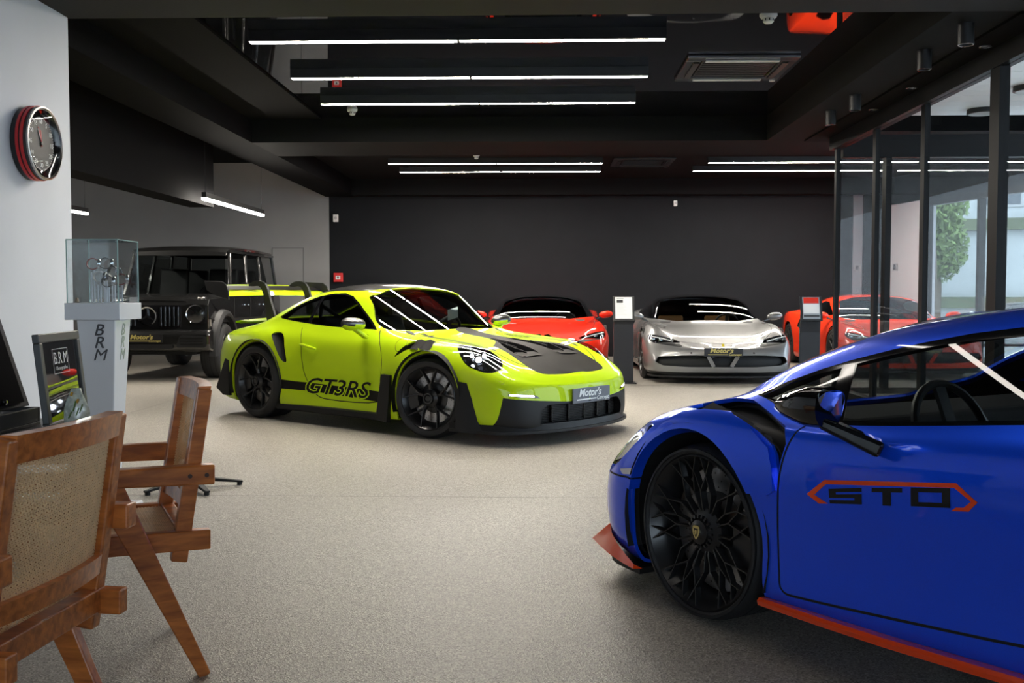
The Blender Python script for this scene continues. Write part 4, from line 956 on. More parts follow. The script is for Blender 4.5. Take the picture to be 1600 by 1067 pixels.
M_blue = mat('electric_blue_metallic', (.010, .095, 1.0), .30, metal=.45, spec=.03, coat_rough=.012, coat=1.0, flake=(900, .12)); M_red = mat('orange_red_paint', (.88, .065, .008), .25, coat=.8)
M_louv = mat('grey_louvre_plastic', (.055, .055, .058), .35)
M_carglass2 = glass('clear_side_glass', (.55, .58, .58))
def blue_car():
    t = empty('sports_car', (*BP['o'], 0), BP['a'], 'electric blue sports car with orange-red sill and black mesh wheel, cut by the right edge', 'car')
    B = build_blue(); FX, RX = .035, -2.45
    B.mirrored('gap_door', ribbon(smooth_poly([(-.435, .768), (-.41, .70), (-.392, .60), (-.385, .50), (-.381, .39), (-.388, .28), (-.402, .214), (-.50, .212), (-.84, .242), (-1.25, .283), (-1.56, .33), (-1.70, .45), (-1.72, .62), (-1.66, .78), (-1.6, .87)], 4, closed=False), .009), 'y')
    B.mirrored('gap_hood', ribbon(smooth_poly([(.12, .74), (.28, .71), (.45, .66), (.60, .58), (.70, .45), (.76, .25), (.78, -.002)], 4, closed=False), .010), 'z', lambda c: c.z > .4)
    B.mirrored('gap_fender', ribbon(smooth_poly([(-.10, .838), (-.20, .822), (-.30, .797), (-.435, .768)], 4, closed=False), .007), 'y', lambda c: abs(c.y) > .7)
    # glasshouse
    SW = [(-.085, .833), (-.193, .885), (-.337, .938), (-.456, .974), (-.626, 1.018), (-.748, 1.047), (-.898, 1.078), (-1.05, 1.10), (-1.25, 1.10), (-1.45, 1.06), (-1.62, .98), (-1.70, .90), (-1.55, .872), (-1.195, .848), (-.781, .800), (-.591, .781), (-.44, .776), (-.302, .803), (-.19, .824)]
    B.mirrored('window_trim', SW, 'y', lambda c: abs(c.y) > .4)
    B.mirrored('quarter_window', [(-.13, .836), (-.22, .882), (-.34, .922), (-.435, .948), (-.49, .80), (-.43, .792), (-.302, .815)], 'y', lambda c: abs(c.y) > .4)
    B.mirrored('side_window', [(-.50, .966), (-.63, 1.000), (-.75, 1.028), (-.90, 1.056), (-1.05, 1.074), (-1.25, 1.072), (-1.42, 1.03), (-1.55, .96), (-1.60, .90), (-1.50, .885), (-1.195, .860), (-.781, .812), (-.575, .793)], 'y', lambda c: abs(c.y) > .4)
    B.cut('windshield', round_poly([(-.66, .83), (-.45, .75), (0, .735), (.45, .75), (.66, .83), (.60, 1.03), (.50, 1.10), (.25, 1.135), (0, 1.142), (-.25, 1.135), (-.50, 1.10), (-.60, 1.03)], .03, 3), 'x', lambda c: -.85 < c.x < .36 and c.z > .70)
    B.cut('rear_deck', [(-2.0, .42), (-3.0, .35), (-3.0, -.35), (-2.0, -.42)], 'z', lambda c: c.z > .75)
    # fender louvre and raised flare
    VT = [(.167, .870, .765), (.138, .82, .782), (.086, .79, .798), (.001, .78, .812), (-.11, .795, .81), (-.25, .85, .788), (-.36, .89, .752), (-.40, .925, .695), (-.386, .949, .60), (-.366, .942, .665), (-.337, .933, .695), (-.26, .921, .73), (-.118, .896, .768), (-.021, .894, .771), (.051, .896, .766)]
    B.cut3('fender_vent', VT)
    FL = [(.445, .925, .43), (.359, .942, .545), (.295, .937, .636), (.219, .92, .705), (.132, .904, .748), (.022, .899, .765), (-.109, .897, .768), (-.238, .922, .731), (-.342, .938, .679), (-.370, .947, .62), (-.380, .951, .546), (-.348, .952, .526), (-.20, .954, .516), (-.1, .95, .40), (.3, .94, .38)]
    B.mirrored('fender_flare', [(x, z) for x, y, z in FL], 'y', lambda c: abs(c.y) > .7)
    B.cut3('headlight', [(.30, .905, .672), (.40, .865, .675), (.50, .82, .63), (.60, .78, .575), (.66, .80, .515), (.64, .862, .482), (.57, .90, .478), (.47, .92, .545)], rnd=2)
    B.mirrored('side_marker', round_poly([(.52, .487), (.385, .51), (.395, .482), (.495, .468)], .01, 2), 'y', lambda c: abs(c.y) > .7)
    B.mirrored('gap_bumper', ribbon([(.70, .452), (.60, .456), (.517, .458), (.40, .466)], .008), 'y', lambda c: abs(c.y) > .6)
    B.mirrored('nose_intake', round_poly([(.20, .18), (.25, .31), (.52, .33), (.62, .30), (.60, .17)], .03, 3), 'x', lambda c: c.x > .5)
    # door print
    B.mirrored('door_arrow', [(-.597, .541), (-.561, .535), (-.511, .557), (-.581, .613), (-1.047, .676), (-1.116, .635), (-1.09, .606), (-1.036, .598), (-1.05, .610), (-1.075, .614), (-1.096, .634), (-1.042, .6625), (-.588, .6005), (-.542, .560)], 'y', lambda c: abs(c.y) > .8)
    for x, z, r in ((FX+.022, .325, .372), (RX, .34, .40)):
        B.cut('hole', circle((x, z), r, 48), 'y', lambda c: abs(c.y) > .42)
        B.cut('hole', [(x-r, z), (x+r, z), (x+r, -.05), (x-r*.975, -.05)], 'y', lambda c: abs(c.y) > .42)
    finish_shell(B, t, M_blue)
    for n_, m_ in (('rear_deck', M_glossblk),): B.part(n_, m_, t)
    B.part('windshield', M_carglass2, t, fit=True)
    for q in '@L', '@R':
        s = 1 if q == '@L' else -1
        B.part('window_trim'+q, M_glossblk, t); B.part('quarter_window'+q, M_carglass, t, pname='side_window'); B.part('side_window'+q, M_carglass2, t, fit='y')
        B.part('door_arrow'+q, M_red, t, offset=.0008); fl = B.part('fender_flare'+q, M_blue, t, offset=.017, thick=.05)
        v = B.part('fender_vent'+q, M_satblk, t, recess=(0, -s*.05, -.03))
        for k in range(7):
            u = (k+.5)/8; x = .10-.46*u; z = .786-.06*u-.08*max(0, u-.45); y = .835+.09*u
            bm = NB(); grid_mesh(bm, [[(x+.02, s*(y-.03), z+.008), (x+.028, s*(y+.015), z-.012), (x+.03, s*(y+.05), z-.045)], [(x-.015, s*(y-.05), z-.012), (x-.008, s*(y-.005), z-.03), (x-.004, s*(y+.02), z-.06)]]); obj('louvre_blade', bm, M_louv, v, smooth=50)
        hl = B.part('headlight'+q, M_lens, t)
        B.part('headlight'+q, M_glossblk, hl, pname='lamp_bowl', recess=(-.05, -s*.03, -.03))
        for k in range(3):
            bm = NB(); p = Vector((.42+.06*k, s*(.878-.012*k), .60-.035*k)); lathe(bm, [(0, .012), (.022, .004), (.024, -.01), (0, -.01)], 14, mtx=Matrix.Translation(p)); obj('projector', bm, M_chrome, hl, smooth=40)
        bm = NB(); tube(bm, [(.32, s*.893, .655), (.42, s*.85, .64), (.54, s*.80, .585), (.60, s*.785, .545)], .006, 6); obj('light_guide', bm, M_led, hl, smooth=60)
        B.part('side_marker'+q, mat('clear_marker_lens', (.75, .75, .78), .1, coat=1), t); B.part('nose_intake'+q, M_satblk, t, recess=(-.08, 0, 0))
        # sill strip and canard
        xs_ = [(-.31, .932, .163), (-.60, .945, .172), (-.84, .95, .180), (-1.25, .955, .202), (-1.7, .96, .215), (-2.04, .965, .215)]
        bm = NB(); grid_mesh(bm, [[(x, s*(y-.04), z+.006), (x, s*(y+.022), z+.010), (x, s*(y+.032), z), (x, s*(y+.028), z-.016), (x, s*(y-.06), z-.02)] for x, y, z in xs_], closed_v=True); obj('sill_blade', bm, M_red, t, smooth=30)
        E1 = [(.675, .862, .226), (.62, .893, .196), (.55, .915, .168), (.47, .932, .143), (.40, .945, .122)]; E2 = [(.835, .842, .126), (.72, .885, .122), (.60, .918, .114), (.49, .938, .108), (.40, .950, .104)]; E3 = [(.72, .78, .112), (.64, .84, .104), (.56, .87, .10), (.47, .89, .098), (.40, .90, .098)]
        bm = NB(); V = grid_mesh(bm, [[(p[0], s*p[1], p[2]) for p in tr] for tr in zip(E1, E2, E3)], closed_v=True); bm.faces.new(V[0]); bm.faces.new(V[-1][::-1]); obj('front_canard', bm, M_red, t, smooth=35)
        # mirror on a slanted arm
        hd = NB(); rows = []
        for i in range(7):
            u = i/6; x = -.50-.20*u; hh = .018+.045*min(1, u*1.5)**.6; ww = .022+.036*min(1, u*1.6)**.7; zc = .850+.008*u
            rows.append([(x, s*(1.06+math.cos(a)*ww), zc+math.copysign(abs(math.sin(a))**.8, math.sin(a))*hh) for a in np.linspace(0, 2*PI, 16, endpoint=False)])
        V = grid_mesh(hd, rows, closed_v=True); hd.faces.new(V[0][::-1]); hd.faces.new(V[-1]); mr = obj('wing_mirror', hd, M_glossblk, t, smooth=45)
        bm = NB(); n_ = 20; ring = [(-.7035+.22*math.cos(a)*.048-.02*math.sin(a), s*(1.06+math.cos(a)*.048), .858+math.copysign(abs(math.sin(a))**.6, math.sin(a))*.054) for a in np.linspace(0, 2*PI, n_, endpoint=False)]; bm.faces.new([bm.verts.new(p) for p in ring]); obj('mirror_glass', bm, M_chrome, mr)
        bm = NB(); beam(bm, (-.66, s*1.055, .815), (-.79, s*.935, .735), .10, .035, w2=.085, h2=.05); obj('mirror_arm', bm, M_glossblk, mr, bevel=.012)
        # block lettering STO on the door
        def quad(c, u, v):
            a, b, d, e = [Vector(k_) for k_ in c]; return (a*(1-u)+b*u)*(1-v) + (e*(1-u)+d*u)*v
        LT = {'S': ([(-.600, .588), (-.728, .612), (-.730, .562), (-.606, .543)], [(0, 0, 1, .24), (0, .24, .22, .40), (0, .38, 1, .62), (.78, .60, 1, .78), (0, .76, 1, 1)]),
              'T': ([(-.765, .618), (-.873, .635), (-.875, .582), (-.767, .567)], [(0, 0, 1, .25), (.36, .25, .64, 1)]),
              'O': ([(-.902, .641), (-1.030, .660), (-1.034, .606), (-.905, .588)], [(0, 0, 1, .24), (0, .76, 1, 1), (0, .24, .2, .76), (.8, .24, 1, .76)])}
        for ch, (c, rs) in LT.items():
            bm = NB()
            for u0, v0, u1, v1 in rs:
                g = [[quad(c, u0+(u1-u0)*i/3, v) for v in (v0, v1)] for i in range(4)]
                P_ = [[B.project([tuple(k_)], 'y', s, .0015)[0][0] for k_ in row] for row in g]; grid_mesh(bm, P_)
            obj('door_lettering', bm, M_satblk, t)
    wheel_well(t, FX+.02, .325, .40, .95, .5); wheel_well(t, RX, .34, .41, .96, .5)
    em = (smooth_poly([(-.017, .022), (0, .026), (.017, .022), (.016, -.006), (0, -.026), (-.016, -.006)], 2), mat('gold_emblem', (.75, .6, .25), .25, metal=.8))
    for s in (1, -1):
        w = wheel(t, FX, .93, .322, .25, .285, s, 'net', cap=em); bm = NB(); prism(bm, [(-.011, .015), (.011, .015), (.009, -.004), (0, -.017), (-.009, -.004)], .0086, .0095); obj('emblem_shield', bm, M_glossblk, w)
        bm = NB(); prism(bm, [(-.007, .008), (-.002, .011), (.006, .006), (.004, -.002), (.006, -.009), (0, -.006), (-.005, -.009)], .0096, .0102); obj('emblem_bull', bm, em[1], w)
        wheel(t, RX, .955, .345, .30, .29, s, 'net')
    cabin(t, -.25, -1.25, .16, .80, .72, M_seat, wheel_side=1, hgt=.55)
    pl = [(.42, .90), (.66, .86), (.84, .68), (.95, .40), (.985, 0)]; pl = smooth_poly(pl, 4, closed=False); pl += [(x, -y) for x, y in pl[-2::-1]]
    bm = NB(); prism(bm, pl, .07, .095, axis='z'); obj('front_splitter', bm, M_satblk, t)
    bm = NB(); box(bm, (-3.1, -.72, .12), (.6, .72, .2)); obj('underbody', bm, M_well, t)
    bm = NB(); rows = [[(x, y, z+.02*(1-(y/.8)**2)) for x, z in ((-3.05, 1.12), (-3.2, 1.15), (-3.38, 1.19), (-3.385, 1.175), (-3.2, 1.12))] for y in np.linspace(-.8, .8, 9)]; grid_mesh(bm, rows, closed_v=True)
    for s in (1, -1): prism(bm, [(-3.05, .84), (-3.2, .84), (-3.3, 1.15), (-3.2, 1.14)], s*.45-.012, s*.45+.012)
    obj('rear_wing', bm, M_blue, t, smooth=30)
    return t
# ================================================================== mid-engined coupes at the back
CP_XS = [-3.7, -3.62, -3.45, -3.1, -2.72, -2.3, -1.8, -1.3, -.85, -.4, 0, .42, .72, .92, 1.02]
COUPE = [
 ([0]*15, [.2,.16,.12,.10,.10,.10,.10,.10,.10,.10,.10,.10,.10,.10,.10], {0:-3.2, 1:-3.2, 13:.78, 14:.82}),
 ([0,.5,.75,.8,.8,.82,.84,.84,.84,.82,.8,.8,.76,.55,0], [.22,.18,.13,.11,.11,.12,.12,.12,.12,.12,.11,.10,.10,.10,.10], {0:-3.4, 14:.92}),
 ([0,.6,.9,.98,1.0,1.0,.98,.97,.97,.98,.99,.98,.93,.74,0], [.26,.22,.18,.16,.15,.15,.15,.15,.15,.15,.15,.15,.14,.14,.14], {14:1.0}),
 ([0,.62,.93,1.01,1.04,1.02,.97,.96,.97,1.0,1.03,1.015,.96,.76,0], [.38]*9+[.37,.36,.34,.31,.28,.27], {13:.935, 14:1.03}),
 ([0,.62,.93,1.02,1.05,1.03,.985,.975,.98,1.005,1.03,1.01,.93,.70,0], [.6]*9+[.6,.6,.56,.47,.41,.39], {12:.71, 13:.91, 14:1.01}),
 ([0,.6,.9,.98,1.0,.97,.94,.93,.93,.93,.92,.90,.85,.62,0], [.78,.8,.83,.87,.88,.85,.78,.74,.74,.76,.77,.70,.565,.47,.44], {12:.69, 13:.885, 14:.99}),
 ([0,.5,.78,.86,.88,.86,.86,.87,.87,.85,.80,.77,.72,.50,0], [.8,.82,.86,.91,.93,.92,.88,.84,.82,.80,.775,.715,.59,.49,.455], {12:.67, 13:.87, 14:.98}),
 ([0,.4,.62,.68,.70,.72,.75,.77,.76,.67,.62,.60,.55,.37,0], [.81,.83,.87,.93,.98,1.0,1.0,.99,.92,.795,.735,.665,.57,.49,.465], {9:-.44, 12:.67, 13:.86, 14:.97}),
 ([0,.27,.42,.46,.5,.55,.60,.635,.67,.54,.47,.45,.40,.26,0], [.82,.84,.88,.96,1.04,1.10,1.14,1.14,1.02,.80,.725,.65,.565,.495,.47], {9:-.44, 12:.68, 13:.86, 14:.96}),
 ([0,.14,.22,.25,.27,.3,.33,.345,.36,.28,.24,.22,.2,.14,0], [.825,.845,.885,.98,1.08,1.15,1.20,1.185,1.05,.812,.73,.65,.565,.50,.475], {8:-.80, 9:-.40, 12:.69, 13:.865, 14:.95}),
 ([0]*15, [.826,.846,.887,.985,1.09,1.165,1.215,1.198,1.06,.815,.732,.65,.565,.50,.476], {8:-.78, 9:-.38, 12:.69, 13:.865, 14:.95}),
]
M_silver = mat('silver_metallic_paint', (.22, .218, .218), .42, metal=.45, coat=1.0, coat_rough=.012, flake=(900, .1)); M_ferred = mat('bright_red_paint', (.75, .025, .008), .35, coat=1.0, spec=.03, coat_rough=.012); M_ferred2 = mat('orange_tinted_red_paint', (.80, .04, .008), .35, coat=1.0, spec=.03, coat_rough=.012)
M_tan = mat('tan_leather', (.42, .19, .06), .5)
def coupe_car():
    t = empty('coupe', (2.43, 14.85, 0), -PI/2, 'silver coupe with black roof and tan seats facing forward', 'car', 'coupes along the back wall')
    B = car_body(CP_XS, COUPE, nu=13, nv=8, smooth_u=9, smooth_v=3)
    B.mirrored('gap_hood', ribbon(smooth_poly([(-.42, .84), (-.1, .82), (.25, .80), (.50, .74), (.66, .60), (.74, .40), (.77, .2), (.78, -.002)], 3, closed=False), .008), 'z', lambda c: c.z > .45)
    B.mirrored('gap_door', ribbon(smooth_poly([(-.42, .80), (-.40, .60), (-.45, .22), (-1.3, .20), (-1.6, .35), (-1.66, .6), (-1.6, .85)], 3, closed=False), .008), 'y')
    B.cut('canopy', [(-.30, .818), (-.62, .845), (-1.3, .865), (-2.0, .90), (-2.4, 1.0), (-2.5, 1.3), (-.5, 1.3), (-.2, .9)], 'y', lambda c: c.z > .80)
    B.cut('windshield', round_poly([(-.735, .845), (-.45, .815), (0, .83), (.45, .815), (.735, .845), (.62, 1.10), (.35, 1.165), (0, 1.178), (-.35, 1.165), (-.62, 1.10)], .03, 3), 'x', lambda c: -1.4 < c.x < -.25)
    B.mirrored('side_window', round_poly([(-.78, .875), (-1.0, .99), (-1.25, 1.085), (-1.6, 1.10), (-1.9, 1.04), (-2.0, .95), (-1.3, .89)], .04, 3), 'y', lambda c: abs(c.y) > .45)
    B.mirrored('headlight', smooth_poly([(.96, .60), (.93, .65), (.78, .632), (.60, .58), (.545, .545), (.70, .548), (.90, .545)], 3), 'x', lambda c: c.x > .2)
    B.mirrored('lamp_slash', round_poly([(.52, .50), (.56, .49), (.80, .525), (.93, .545), (.75, .54), (.56, .535)], .01, 2), 'x', lambda c: c.x > .2)
    B.cut('front_intake', round_poly([(-.90, .29), (-.86, .365), (-.55, .385), (.55, .385), (.86, .365), (.90, .29), (.80, .245), (.45, .225), (-.45, .225), (-.80, .245)], .02, 2), 'x', lambda c: c.x > .4)
    B.cut('chin', [(-1.0, .08), (1.0, .08), (.98, .165), (.5, .155), (-.5, .155), (-.98, .165)], 'x', lambda c: c.x > .5)
    B.mirrored('side_scoop', round_poly([(-1.75, .80), (-2.1, .84), (-2.16, .66), (-1.85, .60)], .04, 3), 'y', lambda c: abs(c.y) > .5)
    for x, z, r in ((0, .345, .375), (-2.72, .355, .385)):
        B.cut('hole', circle((x, z), r, 40), 'y', lambda c: abs(c.y) > .72)
        B.cut('hole', [(x-r, z), (x+r, z), (x+r, -.05), (x-r, -.05)], 'y', lambda c: abs(c.y) > .72)
    finish_shell(B, t, M_silver)
    B.part('canopy', M_glossblk, t, pname='roof_canopy'); B.part('windshield', M_carglass2, t, fit=True)
    it = B.part('front_intake', M_satblk, t, recess=(-.10, 0, 0)); B.part('chin', M_satblk, t, pname='chin_spoiler')
    for s in (1, -1):
        bm = NB(); beam(bm, (1.0, s*.20, .375), (.97, s*.12, .23), .05, .02, up=(1, 0, 0)); obj('intake_strut', bm, M_silver, it)
    bm = NB(); box(bm, (.90, -.13, .235), (.91, .13, .37)); obj('intake_core', bm, mat('slate_radiator', (.03, .04, .07), .4), it)
    for q in '@L', '@R':
        s = 1 if q == '@L' else -1
        B.part('side_window'+q, M_carglass, t); B.part('lamp_slash'+q, M_satblk, t); B.part('side_scoop'+q, M_satblk, t, recess=(0, -s*.08, 0))
        h = B.part('headlight'+q, M_lens, t); B.part('headlight'+q, M_glossblk, h, pname='lamp_bowl', recess=(-.05, -s*.02, -.02))
        bm = NB(); tube(bm, [(.58, s*.93, .63), (.66, s*.80, .605), (.74, s*.64, .565)], .008, 6); obj('light_guide', bm, mat('pale_light_guide', (.65, .66, .68), .3), h, smooth=60)
        for k in range(2):
            bm = NB(); lathe(bm, [(0, .02), (.025, .012), (.03, -.01), (0, -.01)], 12, mtx=Matrix.Translation((.585+.05*k, s*(.90-.10*k), .585-.012*k)) @ Matrix.Rotation(PI/2, 4, 'Y')); obj('projector', bm, M_chrome, h, smooth=40)
        mc = Vector((-.55, s*1.03, .875)); rows = []; hd = NB()
        for i in range(7):
            u = i/6; yy = -.11+.22*u; k = math.sqrt(max(0, 1-(abs(yy)/.115)**2.6))
            rows.append([(mc.x+math.cos(a)*.075*(k*.9+.1), mc.y+s*yy, mc.z+math.sin(a)*.058*(k*.9+.1)+.02*u) for a in np.linspace(0, 2*PI, 12, endpoint=False)])
        V = grid_mesh(hd, rows, closed_v=True); hd.faces.new(V[0][::-1]); hd.faces.new(V[-1]); mr = obj('wing_mirror', hd, M_silver, t, smooth=50)
        bm = NB(); beam(bm, (mc.x, s*1.0, .865), (mc.x+.02, s*.86, .815), .06, .025); obj('mirror_arm', bm, M_glossblk, mr, bevel=.006)
        for x, R_, w_ in ((0, .345, .26), (-2.72, .355, .31)): wheel(t, x, 1.0 if x == 0 else 1.015, R_, w_, .268, s, 'ten', disc=False)
    wheel_well(t, 0, .345, .385, 1.0, .75); wheel_well(t, -2.72, .355, .41, 1.0, .6)
    pl = [(.55, .97), (.80, .90), (.95, .70), (1.04, .35), (1.06, 0)]; pl = smooth_poly(pl, 4, closed=False); pl += [(x, -y) for x, y in pl[-2::-1]]
    bm = NB(); prism(bm, pl, .085, .108, axis='z'); obj('front_splitter', bm, M_satblk, t)
    pb = NB(); prism(pb, [(-.26, .375), (.26, .375), (.26, .485), (-.26, .485)], 0, .012, axis='x', mtx=Matrix.Translation((1.03, 0, 0))); npl = obj('number_plate', pb, M_plateblk, t, bevel=.004)
    plate_text(npl, 'plate_lettering', (1.044, 0, .432), (0, 1, 0), (0, 0, 1), M_plategold)
    bm = NB(); prism(bm, [(-.016, .505), (.016, .505), (.016, .535), (0, .545), (-.016, .535)], .985, .992, axis='x'); obj('nose_badge', bm, mat('yellow_badge', (.8, .6, .02), .3), t)
    for s in (1, -1):
        bm = NB(); lathe(bm, [(0, .006), (.012, .005), (.014, 0)], 12, mtx=Matrix.Translation((.955, s*.42, .415)) @ Matrix.Rotation(PI/2, 4, 'Y')); obj('parking_sensor', bm, M_satblk, t)
    cabin(t, -.5, -1.45, .16, .83, .74, M_tan, wheel_side=1, hgt=.56)
    bm = NB(); box(bm, (-3.4, -.75, .12), (.7, .75, .2)); obj('underbody', bm, M_well, t)
    bm = NB(); lathe(bm, [(0, .03), (.02, .02), (.03, 0)], 8, mtx=Matrix.Translation((-2.0, 0, 1.19))); obj('roof_antenna', bm, M_satblk, t)
    return t
def recolour(o, table):
    for c in [x for x in bpy.data.objects if x.parent == o]:
        for st, m in table.items():
            if c.name.split('.')[0] == st and c.data.materials:
                c.material_slots[0].link = 'OBJECT'; c.material_slots[0].material = m
        recolour(c, table)
def coupes():
    a = coupe_car()
    b = copy_tree(a); b.location = (0.0, 16.2, 0); b['label'] = 'red coupe with black roof parked behind the lime sports car'
    recolour(b, {'body_shell': M_ferred, 'wing_mirror': M_ferred, 'seat': M_seat, 'intake_strut': M_ferred})
    c = copy_tree(a); c.location = (5.42, 15.75, 0); c['label'] = 'all-red coupe half hidden behind the glass facade beside the info stand'
    recolour(c, {'body_shell': M_ferred2, 'wing_mirror': M_ferred2, 'roof_canopy': M_ferred2, 'seat': M_seat, 'intake_strut': M_ferred2})
    for loc, rz, lab, m in (((11.9, 29.5, -.21), math.radians(172), 'white car parked across the street, seen through the panes', mat('white_car_paint', (.75, .76, .78), .3, coat=1)), ((15.6, 31.5, -.21), math.radians(176), 'blue-grey car parked further along the street', mat('blue_grey_car_paint', (.10, .14, .20), .3, coat=1))):
        d = copy_tree(a); d.location = loc; d.rotation_euler = (0, 0, rz); d['label'] = lab; d['group'] = 'cars parked outside'; recolour(d, {'body_shell': m, 'wing_mirror': m, 'seat': M_seat, 'intake_strut': m})
# ================================================================== black off-road wagon
M_gblack = mat('black_metallic_paint', (.006, .006, .006), .25, coat=.6, spec=.5)
def wagon():
    t = empty('off_road_wagon', (-5.5, 14.75, 0), -PI/2+math.radians(1.0), 'boxy black off-road wagon with round headlights behind the watch showcase', 'car')
    RX = -2.85; W = .84
    def arch(x, r): return [(x+math.cos(a)*r, .40+math.sin(a)*r) for a in np.linspace(0, PI, 14)]
    prof = [(.62, .50), (.66, .66), (.66, 1.06), (.60, 1.14), (-.50, 1.19), (-3.42, 1.22), (-3.50, 1.16), (-3.52, .50)] + [(x, z) for x, z in arch(RX, .50)[::-1]] + [(-2.34, .42), (-.52, .42)] + [(x, z) for x, z in arch(0, .50)[::-1]]
    bm = NB(); prism(bm, prof, -W, W); bmesh.ops.triangulate(bm, faces=[f for f in bm.faces if len(f.verts) > 4]); obj('body_shell', bm, M_gblack, t, bevel=.018)
    # hood with raised centre
    bm = NB(); rows = [[(x, y, z) for y, z in ((-.78, zz-.05), (-.70, zz), (-.55, zz+.01), (-.50, zz+.035), (0, zz+.045), (.50, zz+.035), (.55, zz+.01), (.70, zz), (.78, zz-.05))] for x, zz in ((.63, 1.085), (.55, 1.125), (.2, 1.15), (-.2, 1.17), (-.52, 1.185))]; V = grid_mesh(bm, rows); bm.faces.new([V[0][i] for i in range(9)]); obj('hood', bm, M_gblack, t, smooth=35)
    # glasshouse
    lo = [(-.52, 1.18), (-3.48, 1.20)]; hi = [(-.80, 1.86), (-3.40, 1.90)]
    bm = NB(); vs = [bm.verts.new(p) for p in ((lo[0][0], -.80, lo[0][1]), (lo[0][0], .80, lo[0][1]), (lo[1][0], .80, lo[1][1]), (lo[1][0], -.80, lo[1][1]), (hi[0][0], -.72, hi[0][1]), (hi[0][0], .72, hi[0][1]), (hi[1][0], .72, hi[1][1]), (hi[1][0], -.72, hi[1][1]))]
    # pillars as bars, not a solid block
    bm.free()
    def P(u, v, s): # side plane: u 0..1 front->rear, v 0..1 up
        x0 = lo[0][0]+(lo[1][0]-lo[0][0])*u; x1 = hi[0][0]+(hi[1][0]-hi[0][0])*u; z0 = lo[0][1]+(lo[1][1]-lo[0][1])*u; z1 = hi[0][1]+(hi[1][1]-hi[0][1])*u
        return Vector((x0+(x1-x0)*v, s*(.80+(.72-.80)*v), z0+(z1-z0)*v))
    for s in (1, -1):
        for u, w in ((.012, .075), (.335, .07), (.64, .07), (.985, .08)):
            bm = NB(); beam(bm, P(u, 0, s), P(u, 1, s), w, .05, up=(0, 1, 0)); obj('pillar', bm, M_gblack, t, bevel=.01)
        for u0, u1 in ((.035, .322), (.35, .627), (.655, .965)):
            bm = NB(); o_ = Vector((0, s*.004, 0)); bm.faces.new([bm.verts.new(P(u0, .03, s)+o_), bm.verts.new(P(u1, .03, s)+o_), bm.verts.new(P(u1, .95, s)+o_), bm.verts.new(P(u0, .95, s)+o_)]); obj('side_window', bm, M_carglass, t)
        bm = NB(); beam(bm, P(.0, .0, s), P(1, .0, s), .05, .06); obj('belt_moulding', bm, M_gblack, t)
        bm = NB(); beam(bm, (.40, s*(W+.008), .83), (-3.3, s*(W+.008), .83), .012, .045); obj('side_moulding', bm, M_satblk, t)
        # flares
        for x in (0, RX):
            A = np.linspace(-.1, PI+.1, 18); bm = NB(); grid_mesh(bm, [[(x+math.cos(a)*.49, s*(W-.06), .40+math.sin(a)*.49), (x+math.cos(a)*.495, s*(W+.085), .40+math.sin(a)*.495), (x+math.cos(a)*.53, s*(W+.095), .40+math.sin(a)*.53), (x+math.cos(a)*.58, s*(W+.07), .40+math.sin(a)*.58), (x+math.cos(a)*.60, s*(W-.01), .40+math.sin(a)*.60)] for a in A]); obj('wheel_flare', bm, M_satblk, t, smooth=40)
            wheel(t, x, .905, .395, .28, .255, s, 'ten', disc=False)
        # door lines, handle, mirror, indicator pod
        for u in (.03, .335, .64):
            bm = NB(); beam(bm, (lo[0][0]-(3.0*u)-.02, s*(W+.001), 1.16), (lo[0][0]-(3.0*u)-.02, s*(W+.001), .50), .004, .008, up=(1, 0, 0)); obj('panel_gap', bm, M_gap, t)
        for x in (-1.32, -2.22):
            bm = NB(); beam(bm, (x, s*(W+.03), 1.05), (x-.16, s*(W+.03), 1.05), .025, .03); obj('door_handle', bm, M_chrome, t, bevel=.006)
        bm = NB(); lathe(bm, [(0, .06), (.10, .05), (.125, 0), (.11, -.05), (0, -.06)], 20, axis='x', mtx=Matrix.Translation((-.62, s*1.02, 1.30)) @ Matrix.Diagonal((1, 1.0, .75, 1))); mr = obj('wing_mirror', bm, M_gblack, t, smooth=50)
        bm = NB(); beam(bm, (-.62, s*.93, 1.25), (-.62, s*.80, 1.21), .07, .035); obj('mirror_arm', bm, M_satblk, mr)
        pod = NB(); rows = [[(x, s*.665+math.cos(a)*w, 1.128+math.sin(a)*hh) for a in np.linspace(0, PI, 9)] for x, w, hh in ((.46, .03, .02), (.42, .06, .05), (.33, .065, .06), (.24, .055, .055), (.14, .03, .045))]; grid_mesh(pod, rows); pd = obj('indicator_pod', pod, M_gblack, t, smooth=50)
        bm = NB(); beam(bm, (.447, s*.665, 1.148), (.41, s*.665, 1.165), .08, .02); obj('indicator_lens', bm, mat('smoked_indicator', (.35, .33, .3), .15), pd)
        # headlight
        bm = NB(); prism(bm, round_poly([(s*.52, .80), (s*.81, .80), (s*.81, 1.07), (s*.52, 1.07)], .05, 3), .60, .675, axis='x'); hs = obj('headlight_housing', bm, M_gblack, t)
        bm = NB(); lathe(bm, [(.118, .68), (.128, .69), (.128, .665), (.118, .655)], 32, axis='x', mtx=Matrix.Translation((0, s*.665, .935)), close=True); obj('headlight_ring', bm, M_chrome, hs, smooth=40)
        bm = NB(); lathe(bm, [(0, .640), (.05, .645), (.12, .67)], 28, axis='x', mtx=Matrix.Translation((0, s*.665, .935))); obj('reflector', bm, mat('dull_reflector', (.45, .45, .46), .3), hs, smooth=50)
        bm = NB(); lathe(bm, [(0, .70), (.03, .697), (.045, .675), (.05, .65)], 20, axis='x', mtx=Matrix.Translation((0, s*.665, .935))); obj('projector', bm, M_glossblk, hs, smooth=50)
        bm = NB(); lathe(bm, [(0, .705), (.07, .70), (.118, .685)], 28, axis='x', mtx=Matrix.Translation((0, s*.665, .935))); obj('headlight_lens', bm, M_lens, hs, smooth=50)
